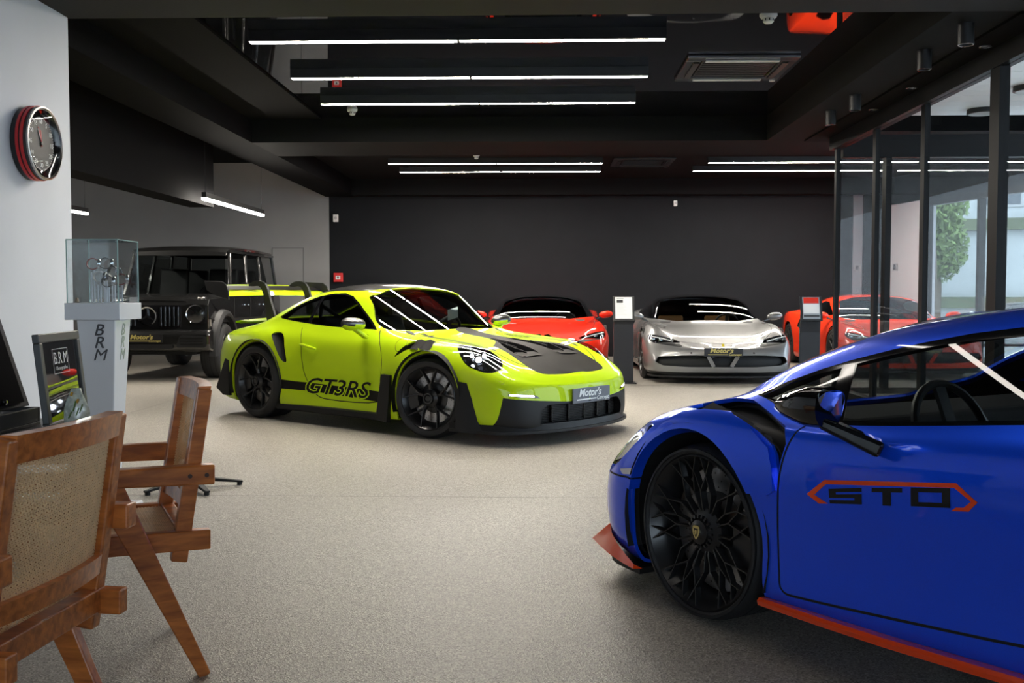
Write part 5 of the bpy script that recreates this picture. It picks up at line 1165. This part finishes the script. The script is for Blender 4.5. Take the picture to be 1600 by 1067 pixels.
        bm = NB(); prism(bm, [(.52, .70), (.60, .72), (.62, .86), (.57, .87)], s*(W-.01), s*(W+.03)); obj('side_badge', bm, M_chrome, t)
    # windscreen, roof, rear
    bm = NB(); bm.faces.new([bm.verts.new(p) for p in ((-.535, -.735, 1.205), (-.535, .735, 1.205), (-.785, .665, 1.835), (-.785, -.665, 1.835))]); obj('windshield', bm, M_carglass, t)
    bm = NB(); beam(bm, (-.50, -.78, 1.185), (-.50, .78, 1.185), .12, .05); obj('cowl', bm, M_satblk, t)
    bm = NB(); rows = []
    for x, z, k in ((-.70, 1.855, .96), (-.78, 1.91, .985), (-1.2, 1.945, 1), (-2.4, 1.96, 1), (-3.35, 1.945, 1), (-3.44, 1.905, .98)):
        rows.append([(x, y*k, z+dz) for y, dz in ((-.725, -.055), (-.735, -.02), (-.69, .0), (-.35, .018), (0, .022), (.35, .018), (.69, 0), (.735, -.02), (.725, -.055))])
    V = grid_mesh(bm, rows); bm.faces.new([V[0][i] for i in range(9)]); bm.faces.new([V[-1][i] for i in range(9)][::-1]); obj('roof', bm, M_gblack, t, smooth=40)
    for s in (1, -1):
        bm = NB(); beam(bm, (-.74, s*.735, 1.865), (-3.42, s*.735, 1.88), .035, .035); obj('rain_gutter', bm, M_gblack, t)
    bm = NB(); bm.faces.new([bm.verts.new(p) for p in ((-3.485, -.76, 1.2), (-3.485, .76, 1.2), (-3.42, .70, 1.88), (-3.42, -.70, 1.88))]); obj('rear_window', bm, M_carglass, t)
    # grille
    bm = NB(); prism(bm, round_poly([(-.46, .74), (.46, .74), (.46, 1.06), (-.46, 1.06)], .05, 3), .62, .675, axis='x'); g = obj('grille', bm, M_glossblk, t)
    for k in range(15):
        y = -.42+.06*k
        if abs(y) < .13: continue
        bm = NB(); prism(bm, [(y-.009, .77), (y+.009, .77), (y+.009, 1.035), (y-.009, 1.035)], .675, .695, axis='x'); obj('grille_slat', bm, M_chrome, g)
    bm = NB(); lathe(bm, [(.115, .70), (.132, .705), (.135, .69), (.115, .685)], 36, axis='x', mtx=Matrix.Translation((0, 0, .905)), close=True)
    st = obj('star_ring', bm, M_chrome, g, smooth=40)
    for a in (PI/2, PI/2+2*PI/3, PI/2-2*PI/3):
        bm = NB(); c = Vector((.70, 0, .905)); d = Vector((0, math.cos(a), math.sin(a))); beam(bm, c, c+d*.118, .034, .012, up=(1, 0, 0), w2=.005); obj('star_point', bm, M_chrome, st)
    # bumper
    bm = NB(); prism(bm, [(.60, .40), (.80, .44), (.83, .52), (.83, .66), (.76, .72), (.60, .72)], -.90, .90); b = obj('front_bumper', bm, M_gblack, t, bevel=.03)
    for s in (1, -1):
        bm = NB(); prism(bm, round_poly([(s*.44, .48), (s*.86, .48), (s*.86, .63), (s*.50, .65)], .03, 3), .825, .838, axis='x'); iv = obj('bumper_intake', bm, M_satblk, b)
        for z in (.52, .56, .60):
            bm = NB(); prism(bm, [(s*.50, z), (s*.82, z), (s*.82, z+.01), (s*.50, z+.01)], .836, .846, axis='x'); obj('intake_bar', bm, M_gblack, iv)
    bm = NB(); prism(bm, [(-.40, .46), (.40, .46), (.40, .52), (-.40, .52)], .825, .84, axis='x'); obj('bumper_intake', bm, M_satblk, b)
    pb = NB(); prism(pb, [(-.26, .545), (.26, .545), (.26, .655), (-.26, .655)], .835, .848, axis='x'); npl = obj('number_plate', pb, M_plateblk, t); plate_text(npl, 'plate_lettering', (.8495, 0, .602), (0, 1, 0), (0, 0, 1), M_plategold)
    bm = NB(); box(bm, (-3.3, -.6, .36), (.5, .6, .46)); obj('underbody', bm, M_well, t)
    bm = NB(); box(bm, (-2.9, -.70, .46), (-.6, .70, .9)); obj('cabin_floor', bm, M_inter, t)
    for s in (1, -1):
        for x in (-1.5, -2.5):
            bm = NB(); prism(bm, [(x+.1, .9), (x-.05, 1.4), (x-.09, 1.62), (x-.18, 1.62), (x-.15, 1.4), (x-.12, .9)], s*.40-.23, s*.40+.23); obj('seat', bm, M_seat, t, bevel=.03)
    bm = NB(); box(bm, (-.95, -.70, .9), (-.55, .70, 1.19)); obj('dashboard', bm, M_inter, t)
    bm = NB(); tube(bm, [(-1.02+math.sin(a)*.07, .38+math.cos(a)*.19, 1.18+math.sin(a)*.17) for a in np.linspace(0, 2*PI, 24, endpoint=False)], .014, 6, closed=True); obj('steering_wheel', bm, M_seat, t, smooth=60)
    return t
# ================================================================== furniture
def wood_material():
    m = bpy.data.materials.new('teak_wood'); m.use_nodes = True; nt = m.node_tree; b = nt.nodes['Principled BSDF']
    tc = nt.nodes.new('ShaderNodeTexCoord'); mp = nt.nodes.new('ShaderNodeMapping'); mp.inputs['Scale'].default_value = (3, 14, 14); nt.links.new(tc.outputs['Object'], mp.inputs[0])
    nz = nt.nodes.new('ShaderNodeTexNoise'); nz.inputs['Scale'].default_value = 3; nz.inputs['Detail'].default_value = 8; nz.inputs['Distortion'].default_value = .5; nt.links.new(mp.outputs[0], nz.inputs['Vector'])
    cr = nt.nodes.new('ShaderNodeValToRGB'); e = cr.color_ramp.elements; e[0].position = .3; e[0].color = (.28, .072, .011, 1); e[1].position = .75; e[1].color = (.70, .22, .045, 1)
    nt.links.new(nz.outputs['Fac'], cr.inputs[0]); nt.links.new(cr.outputs[0], b.inputs['Base Color']); b.inputs['Roughness'].default_value = .32; b.inputs['Coat Weight'].default_value = .25
    bp = nt.nodes.new('ShaderNodeBump'); bp.inputs['Strength'].default_value = .06; nt.links.new(nz.outputs['Fac'], bp.inputs['Height']); nt.links.new(bp.outputs[0], b.inputs['Normal']); return m
M_wood = wood_material()
M_cane = mat('cane_strand', (.90, .61, .32), .5, noise=(30, .08)); M_film = glass('clear_plastic_film', (.93, .93, .93), ior=1.2, rough=.25, refl=.12)
def weave(bm, P, nu, nv, r):
    """woven cane: thin strands over a surface P(u, v)"""
    def strand(pts, w):
        a = None
        for p, n, s in pts:
            v = (bm.verts.new(p-s*w), bm.verts.new(p+s*w))
            if a: bm.faces.new((a[0], a[1], v[1], v[0]))
            a = v
    for i in range(nu):
        u = (i+.5)/nu; L = []
        for j in range(0, nv+1, 2):
            v = j/nv; p, n, du, dv = P(u, v); L.append((p+n*(.0012*(1 if (i+j//2) % 2 else -1)), n, du))
        strand(L, r)
    for j in range(nv):
        v = (j+.5)/nv; L = []
        for i in range(0, nu+1, 2):
            u = i/nu; p, n, du, dv = P(u, v); L.append((p+n*(.0012*(-1 if (j+i//2) % 2 else 1)), n, dv))
        strand(L, r)
def chair(loc, rz, label):
    """lounge-height office chair with inverted V legs; faces local -x"""
    t = empty('cane_armchair', loc, rz, label, 'chair', 'teak and cane armchairs')
    hw = .27
    for s in (1, -1):
        y = s*hw
        bm = NB(); beam(bm, (-.255, y, .615), (.02, y, 0), .036, .085, up=(0, 0, 1), h2=.036, w2=.03); obj('rear_leg', bm, M_wood, t, bevel=.004)
        bm = NB(); beam(bm, (-.275, y, .615), (-.60, y, 0), .036, .085, up=(0, 0, 1), h2=.036, w2=.03); obj('front_leg', bm, M_wood, t, bevel=.004)
        bm = NB(); beam(bm, (.055, y, .635), (-.50, y, .645), .05, .062, h2=.05); a = obj('armrest', bm, M_wood, t, bevel=.005)
        for x in (-.02, .03):
            bm = NB(); lathe(bm, [(0, .0262), (.007, .0262), (.007, .02)], 10, axis='y', mtx=Matrix.Translation((x, y-(.0008 if s < 0 else -.0008), .635)) @ Matrix.Diagonal((1, s, 1, 1))); obj('peg', bm, mat('dark_peg', (.05, .02, .01), .5), a)
        bm = NB(); beam(bm, (-.05, s*(hw-.04), .36), (.035, s*(hw-.04), .90), .042, .05, up=(1, 0, 0), h2=.045); obj('back_post', bm, M_wood, t, bevel=.005)
        bm = NB(); beam(bm, (.045, s*(hw-.03), .425), (-.50, s*(hw-.03), .435), .04, .062); obj('seat_rail', bm, M_wood, t, bevel=.004)
    def bk(z): return -.05+(.085)*(z-.36)/.54
    def curve(z, y): return bk(z)+.022*(1-(y/.225)**2)   # gently hollow back
    ys = np.linspace(-.225, .225, 9)
    for nm, z0, z1 in (('back_top_rail', .845, .905), ('back_bottom_rail', .50, .548)):
        bm = NB(); V = grid_mesh(bm, [[(curve(z0, y)-.018, y, z0), (curve(z0, y)+.022, y, z0), (curve(z1, y)+.022, y, z1), (curve(z1, y)-.018, y, z1)] for y in ys], closed_v=True); bm.faces.new(V[0][::-1]); bm.faces.new(V[-1]); obj(nm, bm, M_wood, t, smooth=40)
    bm = NB(); beam(bm, (-.03, -.25, .43), (-.03, .25, .43), .045, .06); obj('seat_back_rail', bm, M_wood, t, bevel=.004)
    bm = NB(); beam(bm, (-.50, -.23, .435), (-.50, .23, .435), .045, .05); obj('seat_front_rail', bm, M_wood, t, bevel=.004)
    bm = NB()
    def PB(u, v):
        y = -.205+.41*u; z = .545+.302*v; return Vector((curve(z, y)+.002, y, z)), Vector((1, 0, -.15)), Vector((0, 1, 0)), Vector((.15, 0, 1)).normalized()
    weave(bm, PB, 92, 68, .0018); c = obj('back_cane', bm, M_cane, t)
    bm = NB()
    def PS(u, v): return Vector((-.485+.445*u, -.205+.41*v, .452)), Vector((0, 0, 1)), Vector((1, 0, 0)), Vector((0, 1, 0))
    weave(bm, PS, 80, 74, .0021); obj('seat_cane', bm, M_cane, t)
    return t
chair((-1.112, 2.275, 0), math.radians(-4), 'nearest teak armchair with woven cane back, cut by the left edge')
chair((-1.20, 3.37, 0), math.radians(27), 'teak armchair with cane back turned towards the nearer armchair, its rear leg in full view')
# desk by the left edge
M_deskw = mat('dark_desk_laminate', (.05, .05, .055), .4)
dk = empty('desk', (-2.15, 3.05, 0), 0, 'dark desk hidden behind the nearest armchair', 'desk')
bobj('desk_top', (-.62, -.42, .71), (.57, .65, .74), M_deskw, dk, bevel=.004)
for sx in (-.56, .47):
    for sy in (-.37, .6): bobj('leg', (sx-.025, sy-.025, 0), (sx+.025, sy+.025, .71), M_fix, dk)
# open presentation case on the desk
M_case = mat('dark_grey_case', (.05, .05, .055), .5); M_navy = mat('midnight_case_lid', (.010, .009, .022), .6, spec=.2)
t = empty('presentation_case', (-1.985, 3.24, .7405), 0, 'open dark presentation case with raised navy lid at the left edge', 'case')
bm = NB()
for a, b_ in (((-.22, -.275, 0), (.23, .275, .012)), ((-.22, -.275, .012), (.23, -.26, .062)), ((-.22, .26, .012), (.23, .275, .062)), ((-.22, -.26, .012), (-.205, .26, .062)), ((.215, -.26, .012), (.23, .26, .062))): box(bm, a, b_)
obj('case_tray', bm, M_case, t, bevel=.002)
bobj('inlay', (-.203, -.258, .0125), (.213, .258, .05), M_navy, t)
bm = NB(); prism(bm, [(.195, .066), (.165, .066), (.035, .47), (.062, .48)], -.272, .272); lid = obj('case_lid', bm, M_navy, t, bevel=.004)
bm = NB(); prism(bm, [(.200, .085), (.193, .083), (.072, .46), (.079, .463)], -.25, .225); obj('lid_lining', bm, mat('black_velvet', (.006, .006, .008), .9, spec=.05), lid)
bm = NB(); lathe(bm, [(0, .012), (.009, .010), (.011, 0)], 12, mtx=Matrix.Translation((.193, .10, .095)) @ Matrix.Rotation(PI/2, 4, 'Y')); obj('lid_clasp', bm, M_chrome, lid)
# framed black mirror print leaning back on the desk
t = empty('framed_print', (-1.625, 3.47, .742), math.radians(97), 'dark framed glossy black panel with white lettering standing on the desk', 'picture')
tilt = Matrix.Rotation(math.radians(-6), 4, 'X'); w_, h_ = .20, .325
bm = NB()
for a, b_ in (((-w_, 0, 0), (w_, .022, .03)), ((-w_, 0, h_-.03), (w_, .022, h_)), ((-w_, 0, .03), (-w_+.03, .022, h_-.03)), ((w_-.03, 0, .03), (w_, .022, h_-.03))): box(bm, a, b_)
bmesh.ops.transform(bm, matrix=tilt, verts=bm.verts); fr = obj('frame', bm, mat('charcoal_frame', (.05, .052, .05), .45), t, bevel=.003)
M_bm = mat('black_mirror_panel', (.02, .021, .022), .02); M_bm.node_tree.nodes['Principled BSDF'].inputs['IOR'].default_value = 2.6
bm = NB(); box(bm, (-w_+.025, .008, .025), (w_-.025, .016, h_-.025)); bmesh.ops.transform(bm, matrix=tilt, verts=bm.verts); pr = obj('print', bm, M_bm, t)
M_pwhite = mat('white_print', (.7, .71, .7), .4)
def flat(name, pts, m, y=.0072):
    bm = NB(); bm.faces.new([bm.verts.new(tilt @ Vector((x, y, z))) for x, z in pts]); return obj(name, bm, m, pr)
for a, b_ in (((-.075, .185), (.075, .187)), ((-.075, .268), (.075, .270)), ((-.075, .185), (-.073, .27)), ((.073, .185), (.075, .27))): flat('print_border', [(a[0], a[1]), (b_[0], a[1]), (b_[0], b_[1]), (a[0], b_[1])], M_pwhite, .0068)
text_obj('print_lettering', 'B.R.M', .058, M_pwhite, pr, tilt @ frame_mtx((.0, .0064, .236), (1, 0, 0), (0, 0, 1)), .0003, 0)
text_obj('print_lettering', 'Chronographes', .018, M_pwhite, pr, tilt @ frame_mtx((.0, .0064, .203), (1, 0, 0), (0, 0, 1)), .0003, .2)
bm = NB(); beam(bm, tilt @ Vector((0, .022, h_*.8)), (0, .085, .003), .05, .005); obj('easel_leg', bm, M_fix, t)
# glass trophy
t = empty('trophy', (-1.555, 3.36, .7405), 0, 'small pale glass trophy with green flecks beside the framed print', 'trophy')
rows = []
for z, r, k in ((0, .040, 0), (.03, .045, 1), (.07, .042, 2), (.10, .032, 3), (.125, .022, 4), (.142, .016, 5)):
    rows.append([(math.cos(a)*r*(1+.08*math.sin(3*a+k)), math.sin(a)*r*.6, z) for a in np.linspace(0, 2*PI, 12, endpoint=False)])
bm = NB(); V = grid_mesh(bm, rows, closed_v=True); bm.faces.new(V[0][::-1]); bm.faces.new(V[-1]); obj('glass_block', bm, mat('frosted_pale_glass', (.55, .60, .52), .15, coat=.6, noise=(60, .35)), t, smooth=25)
for k in range(7):
    a = k*1.3; bm = NB(); beam(bm, (math.cos(a)*.02, -.0285+.004*(k % 3), .02+.008*k), (math.cos(a)*.02+.01, -.029+.004*(k % 3), .03+.012*k), .004, .003); obj('green_fleck', bm, mat('moss_green', (.10, .20, .03), .5), t)
for k, (x, z) in enumerate(((-.008, .118), (.012, .095))):
    bm = NB(); beam(bm, (x, -.022, z), (x+.004, -.022, z+.012), .006, .006); obj('amber_fleck', bm, mat('amber', (.55, .30, .03), .4), t)
# stool with a black star base behind the chair
t = empty('swivel_stool', (-2.19, 6.25, 0), .35, 'black star base of a swivel stool peeking out behind the armchair', 'stool')
for k in range(5):
    a = k*2*PI/5; bm = NB(); beam(bm, (math.cos(a)*.03, math.sin(a)*.03, .06), (math.cos(a)*.32, math.sin(a)*.32, .022), .06, .03, w2=.03, h2=.012); obj('base_arm', bm, M_satblk, t, bevel=.004)
    bm = NB(); lathe(bm, [(0, 0), (.016, 0), (.016, .02), (0, .02)], 10, mtx=Matrix.Translation((math.cos(a)*.30, math.sin(a)*.30, 0))); obj('foot', bm, M_satblk, t)
bm = NB(); lathe(bm, [(0, .03), (.045, .03), (.04, .075), (.022, .08), (.022, .36), (0, .36)], 16); obj('column', bm, M_satblk, t, smooth=40)
bm = NB(); lathe(bm, [(0, .36), (.065, .36), (.075, .375), (.075, .40), (.065, .41), (0, .412)], 24); obj('stool_seat', bm, M_seat, t, smooth=40)
# ------------------------------------------------------------------ watch showcase
M_whitelac = mat('white_lacquer', (.72, .73, .75), .3, coat=.4); M_edge = glass('greenish_glass_edge', (.55, .78, .74)); M_vit = glass('showcase_glass', (.95, .97, .97)); M_brm = mat('dark_grey_vinyl', (.06, .06, .065), .5); M_brm2 = mat('sage_vinyl', (.30, .36, .28), .5)
x0, x1, y0, y1 = -2.515, -2.242, 5.35, 5.62; cx, cy = (x0+x1)/2, (y0+y1)/2; zt = 1.484; zb = 1.152
t = empty('display_case', (cx, cy, 0), 0, 'white tapered display case with a glass box of watches', 'display case'); a = (x1-x0)/2; d = (y1-y0)/2
def frustum(bm, z0, a0, d0, z1, a1, d1):
    A = [bm.verts.new((sx*a0, sy*d0, z0)) for sx, sy in ((-1,-1),(1,-1),(1,1),(-1,1))]; B_ = [bm.verts.new((sx*a1, sy*d1, z1)) for sx, sy in ((-1,-1),(1,-1),(1,1),(-1,1))]
    bm.faces.new(A[::-1]); bm.faces.new(B_)
    for i in range(4): bm.faces.new((A[i], A[(i+1)%4], B_[(i+1)%4], B_[i]))
bm = NB(); frustum(bm, 1.062, a+.012, d+.012, zb, a+.012, d+.012); pl = obj('case_base', bm, M_whitelac, t, bevel=.003)
bm = NB(); frustum(bm, .05, .052, .052, 1.062, a-.032, d-.032); pd = obj('pedestal', bm, M_whitelac, t, bevel=.006)
bm = NB(); frustum(bm, 0, .15, .15, .05, .14, .14); obj('foot_plate', bm, M_whitelac, t, bevel=.006)
G_ = .004
for nm, p, q in (('glass_pane', (-a, -d, zb), (a, -d+G_, zt)), ('glass_pane', (-a, d-G_, zb), (a, d, zt)), ('glass_pane', (-a, -d+G_, zb), (-a+G_, d-G_, zt)), ('glass_pane', (a-G_, -d+G_, zb), (a, d-G_, zt)), ('glass_top', (-a, -d, zt), (a, d, zt+G_))): bobj(nm, p, q, M_vit, t)
for sx in (-1, 1):
    for sy in (-1, 1): bobj('glass_edge', (sx*a-.0025, sy*d-.0025, zb), (sx*a+.0025, sy*d+.0025, zt+.004), mat('pale_green_edge', (.35, .52, .50), .15), t)
for sy in (-1, 1): bobj('glass_edge', (-a, sy*d-.0025, zt), (a, sy*d+.0025, zt+.0045), mat('pale_green_edge', (0, 0, 0)), t)
for sx in (-1, 1): bobj('glass_edge', (sx*a-.0025, -d, zt), (sx*a+.0025, d, zt+.0045), mat('pale_green_edge', (0, 0, 0)), t)
tap = (a-.032-.052)/(1.062-.05)
for k, ch in enumerate('BRm'):
    z = 1.005-.067*k; off = .052+tap*(z-.05)+.0015
    text_obj('pedestal_lettering', ch if ch != 'm' else 'M', .088, M_brm, pd, frame_mtx((.012, -off, z), (1, 0, 0), (0, -tap, 1)), .0006, .3, (.0008 if ch != 'm' else 0), sx=1.05)
    text_obj('pedestal_lettering', ch if ch != 'm' else 'M', .088, M_brm2, pd, frame_mtx((off, 0, z), (0, 1, 0), (tap, 0, 1)), .0006, .3, (.0008 if ch != 'm' else 0), sx=.9)
M_acr = mat('frosted_acrylic_rod', (.62, .64, .70), .2)
def watch(x, y, h, ang, strap, label):
    """watch on its rod: rods belong to the stand the watch rests on"""
    rd = empty('watch_stand', (cx+x, cy+y, zb+.0008), 0, 'acrylic rod under the ' + label.split(' in the')[0].split(' just')[0].split(' near')[0].split(' at the')[0], 'stand', 'watch stands in the case')
    for s in (-1, 1):
        bm = NB(); lathe(bm, [(0, 0), (.0045, 0), (.0045, h-.012*(s < 0)), (0, h-.012*(s < 0))], 10, mtx=Matrix.Translation((s*.007, 0, 0))); obj('rod', bm, M_acr, rd, smooth=40)
    bobj('rod_foot', (-.016, -.009, 0), (.016, .009, .003), M_acr, rd)
    t = empty('wristwatch', (cx+x, cy+y, zb+h+.033), ang, label, 'watch', 'watches in the case'); t.scale = (1.35, 1.35, 1.35)
    bm = NB(); grid_mesh(bm, [[(math.cos(q)*.021, s, math.sin(q)*.023+.0), (math.cos(q)*.0235, s, math.sin(q)*.0255)][::1] for q in np.linspace(.9, 2*PI-.9, 16) for s in (-.009, .009)][::2]); bm.free()
    bm = NB(); rows = [[(math.cos(q)*r, s, math.sin(q)*r) for r, s in ((.0205, -.009), (.0235, -.009), (.0235, .009), (.0205, .009))] for q in np.linspace(.75, 2*PI-.75, 18)]; grid_mesh(bm, rows, closed_v=True); obj('strap', bm, strap, t, smooth=30)
    bm = NB(); lathe(bm, [(0, .0185), (.0165, .0185), (.0185, .02), (.0185, .028), (.0155, .031), (0, .031)], 20, axis='x'); obj('watch_head', bm, mat('brushed_titanium', (.55, .56, .58), .25, metal=1), t, smooth=35)
    bm = NB(); lathe(bm, [(0, .0315), (.0135, .0312), (.014, .031)], 20, axis='x'); obj('dial', bm, M_fix, t)
    bm = NB(); lathe(bm, [(0, -.003), (.004, -.003), (.004, .003), (0, .003)], 8, axis='y', mtx=Matrix.Translation((.0245, .021, 0))); obj('crown', bm, M_chrome, t)
M_st1 = mat('black_strap', (.02, .02, .022), .5); M_st2 = mat('white_strap', (.6, .6, .62), .5); M_st3 = mat('red_black_strap', (.22, .02, .02), .5)
for w in ((-.065, .02, .178, .25, M_st3, 'dark red strapped watch highest at left in the glass case'), (-.012, .06, .182, .3, M_st1, 'black strapped watch highest in the middle of the glass case'), (-.005, -.04, .108, .1, M_st2, 'white strapped watch low in the middle of the glass case'),
          (.035, .05, .135, -.2, M_st1, 'black strapped watch just left of the case corner, upper of two'), (.045, -.05, .082, .2, M_st1, 'black strapped watch lowest near the front corner of the glass case'), (.075, .05, .095, .35, M_st3, 'red and black strapped watch at the right side of the glass case')): watch(*w)
t = empty('desk_clip', (cx-.105, cy-.09, zb), 0, 'tiny bronze clip lying in the left front corner of the glass case', 'clip'); bm = NB(); lathe(bm, [(0, 0), (.010, .001), (.013, .010), (.008, .022), (.004, .028), (0, .028)], 10); obj('clip_body', bm, mat('bronze', (.25, .18, .12), .3, metal=1), t, smooth=40)
# ------------------------------------------------------------------ wall clock shaped like a stopwatch
t = empty('wall_clock', (-3.32, 6.56, 2.17), 0, 'round black wall clock with red rim stripes on the white pillar', 'clock'); R_ = .232
def disc(name, prof, m, parent=t, seg=48): bm = NB(); lathe(bm, prof, seg, axis='x'); return obj(name, bm, m, parent, smooth=40)
M_ck = mat('black_clock_case', (.012, .012, .014), .3); M_cr = mat('red_stripe', (.5, .01, .015), .35); M_dial = mat('charcoal_dial', (.045, .042, .04), .5)
disc('clock_case', [(0, 0), (R_*.99, 0), (R_, .01), (R_, .035), (R_+.004, .036), (R_+.004, .05), (R_, .051), (R_, .064), (R_+.004, .065), (R_+.004, .08), (R_, .081), (R_, .105), (R_*.93, .112)], M_ck)
for p in (.037, .066): disc('red_stripe', [(R_+.003, p-.002), (R_+.007, p), (R_+.007, p+.017), (R_+.003, p+.019)], M_cr)
disc('bezel', [(R_, .104), (R_+.002, .116), (R_*.965, .119), (R_*.93, .108)], mat('satin_steel', (.4, .38, .36), .3, metal=1)); disc('inner_ring', [(R_*.935, .110), (R_*.74, .085), (R_*.72, .085)], M_glossblk); dl = disc('dial', [(0, .084), (R_*.73, .085)], M_dial)
for k in range(12):
    an = PI/2-k*PI/6; text_obj('dial_numeral', str(60 if k == 0 else 5*k), .04, M_pwhite, dl, frame_mtx((.0865, -math.cos(an)*R_*.60, math.sin(an)*R_*.60), (0, -1, 0), (0, 0, 1)) if False else frame_mtx((.0865, math.cos(an)*R_*.60, math.sin(an)*R_*.60), (0, 1, 0), (0, 0, 1)), .0004, 0, .0006)
for k in range(60):
    an = k*PI/30; bm = NB(); beam(bm, (.0862, math.cos(an)*R_*.69, math.sin(an)*R_*.69), (.0862, math.cos(an)*R_*.725, math.sin(an)*R_*.725), .003, .001, up=(1, 0, 0)); obj('dial_tick', bm, M_pwhite, dl)
for an, L, w, m in ((PI*.62, .11, .014, M_cr), (PI*.54, .085, .018, M_cr), (PI*.66, .10, .006, M_pwhite)):
    bm = NB(); beam(bm, (.089, -math.cos(an)*.02, -math.sin(an)*.02), (.089, math.cos(an)*L, math.sin(an)*L), w, .002, up=(1, 0, 0), w2=w*.5); obj('clock_hand', bm, m, dl)
disc('hand_hub', [(0, .094), (.012, .093), (.014, .086)], M_ck, dl, 16); disc('clock_glass', [(0, .114), (R_*.5, .1135), (R_*.93, .110)], glass('clock_glass', (.95, .95, .95), refl=.25))
bm = NB(); lathe(bm, [(0, 0), (.022, 0), (.022, .02), (.034, .022), (.036, .05), (.03, .056), (0, .058)], 18, axis='y', mtx=Matrix.Translation((.055, R_-.002, -.03))); obj('crown', bm, mat('satin_steel', (0, 0, 0)), t, smooth=40)
# ------------------------------------------------------------------ info stands
M_anth = mat('anthracite_stand', (.018, .018, .021), .4, spec=.3); M_alu = mat('brushed_aluminium', (.45, .46, .48), .3, metal=1); M_paper = mat('white_sheet', (.80, .80, .80), .5)
def stand(x, y, label, alt):
    t = empty('info_stand', (x, y, 0), 0, label, 'info stand', 'info stands')
    prof = [(-.03, .012), (.03, .012), (.035, .35), (.02, .80), (-.02, 1.0), (-.06, .98), (-.035, .8), (-.03, .35)] if not alt else [(-.03, .012), (.03, .012), (.06, .35), (.05, .70), (0, .98), (-.035, .96), (.0, .70), (.0, .35)]
    bm = NB(); prism(bm, prof, -.135, .135, axis='x', mtx=Matrix.Identity(4)); obj('column', bm, M_anth, t, bevel=.006)
    bobj('foot_plate', (-.17, -.16, 0), (.17, .16, .012), M_anth, t, bevel=.003)
    R = Matrix.Translation((0, -.045, 1.02)) @ Matrix.Rotation(math.radians(-14), 4, 'X')
    def pan(name, p, q, m, parent=t): bm = NB(); box(bm, p, q); bmesh.ops.transform(bm, matrix=R, verts=bm.verts); return obj(name, bm, m, parent)
    b = pan('display_board', (-.145, 0, -.17), (.145, .018, .17), M_fix); sh = pan('info_sheet', (-.115, -.003, -.145), (.115, 0, .155), M_paper if not alt else M_alu, b)
    if not alt:
        pan('sheet_photo', (-.095, -.0042, .075), (-.01, -.003, .115), M_fix, sh); pan('sheet_line', (-.095, -.0042, .128), (.0, -.003, .136), mat('grey_print', (.35, .35, .36), .6), sh)
        for k in range(9): pan('sheet_line', (-.095, -.0042, .05-.018*k), (.0+.02*(k % 3), -.003, .054-.018*k), mat('pale_grey_print', (.62, .62, .63), .6), sh)
    else:
        pan('sheet_photo', (-.10, -.0042, .07), (.10, -.003, .15), M_ferred, sh); pan('sheet_text', (-.105, -.0042, -.07), (.105, -.003, .06), M_paper, sh); pan('sheet_line', (-.105, -.0042, -.115), (.105, -.003, -.095), M_fix, sh)
stand(1.10, 14.0, 'black info stand with a white sheet left of the silver coupe', False)
stand(3.60, 13.9, 'curved info stand with red photo sheet right of the silver coupe', True)
# ================================================================== put the cars in
lime_car(); blue_car(); coupes(); wagon()
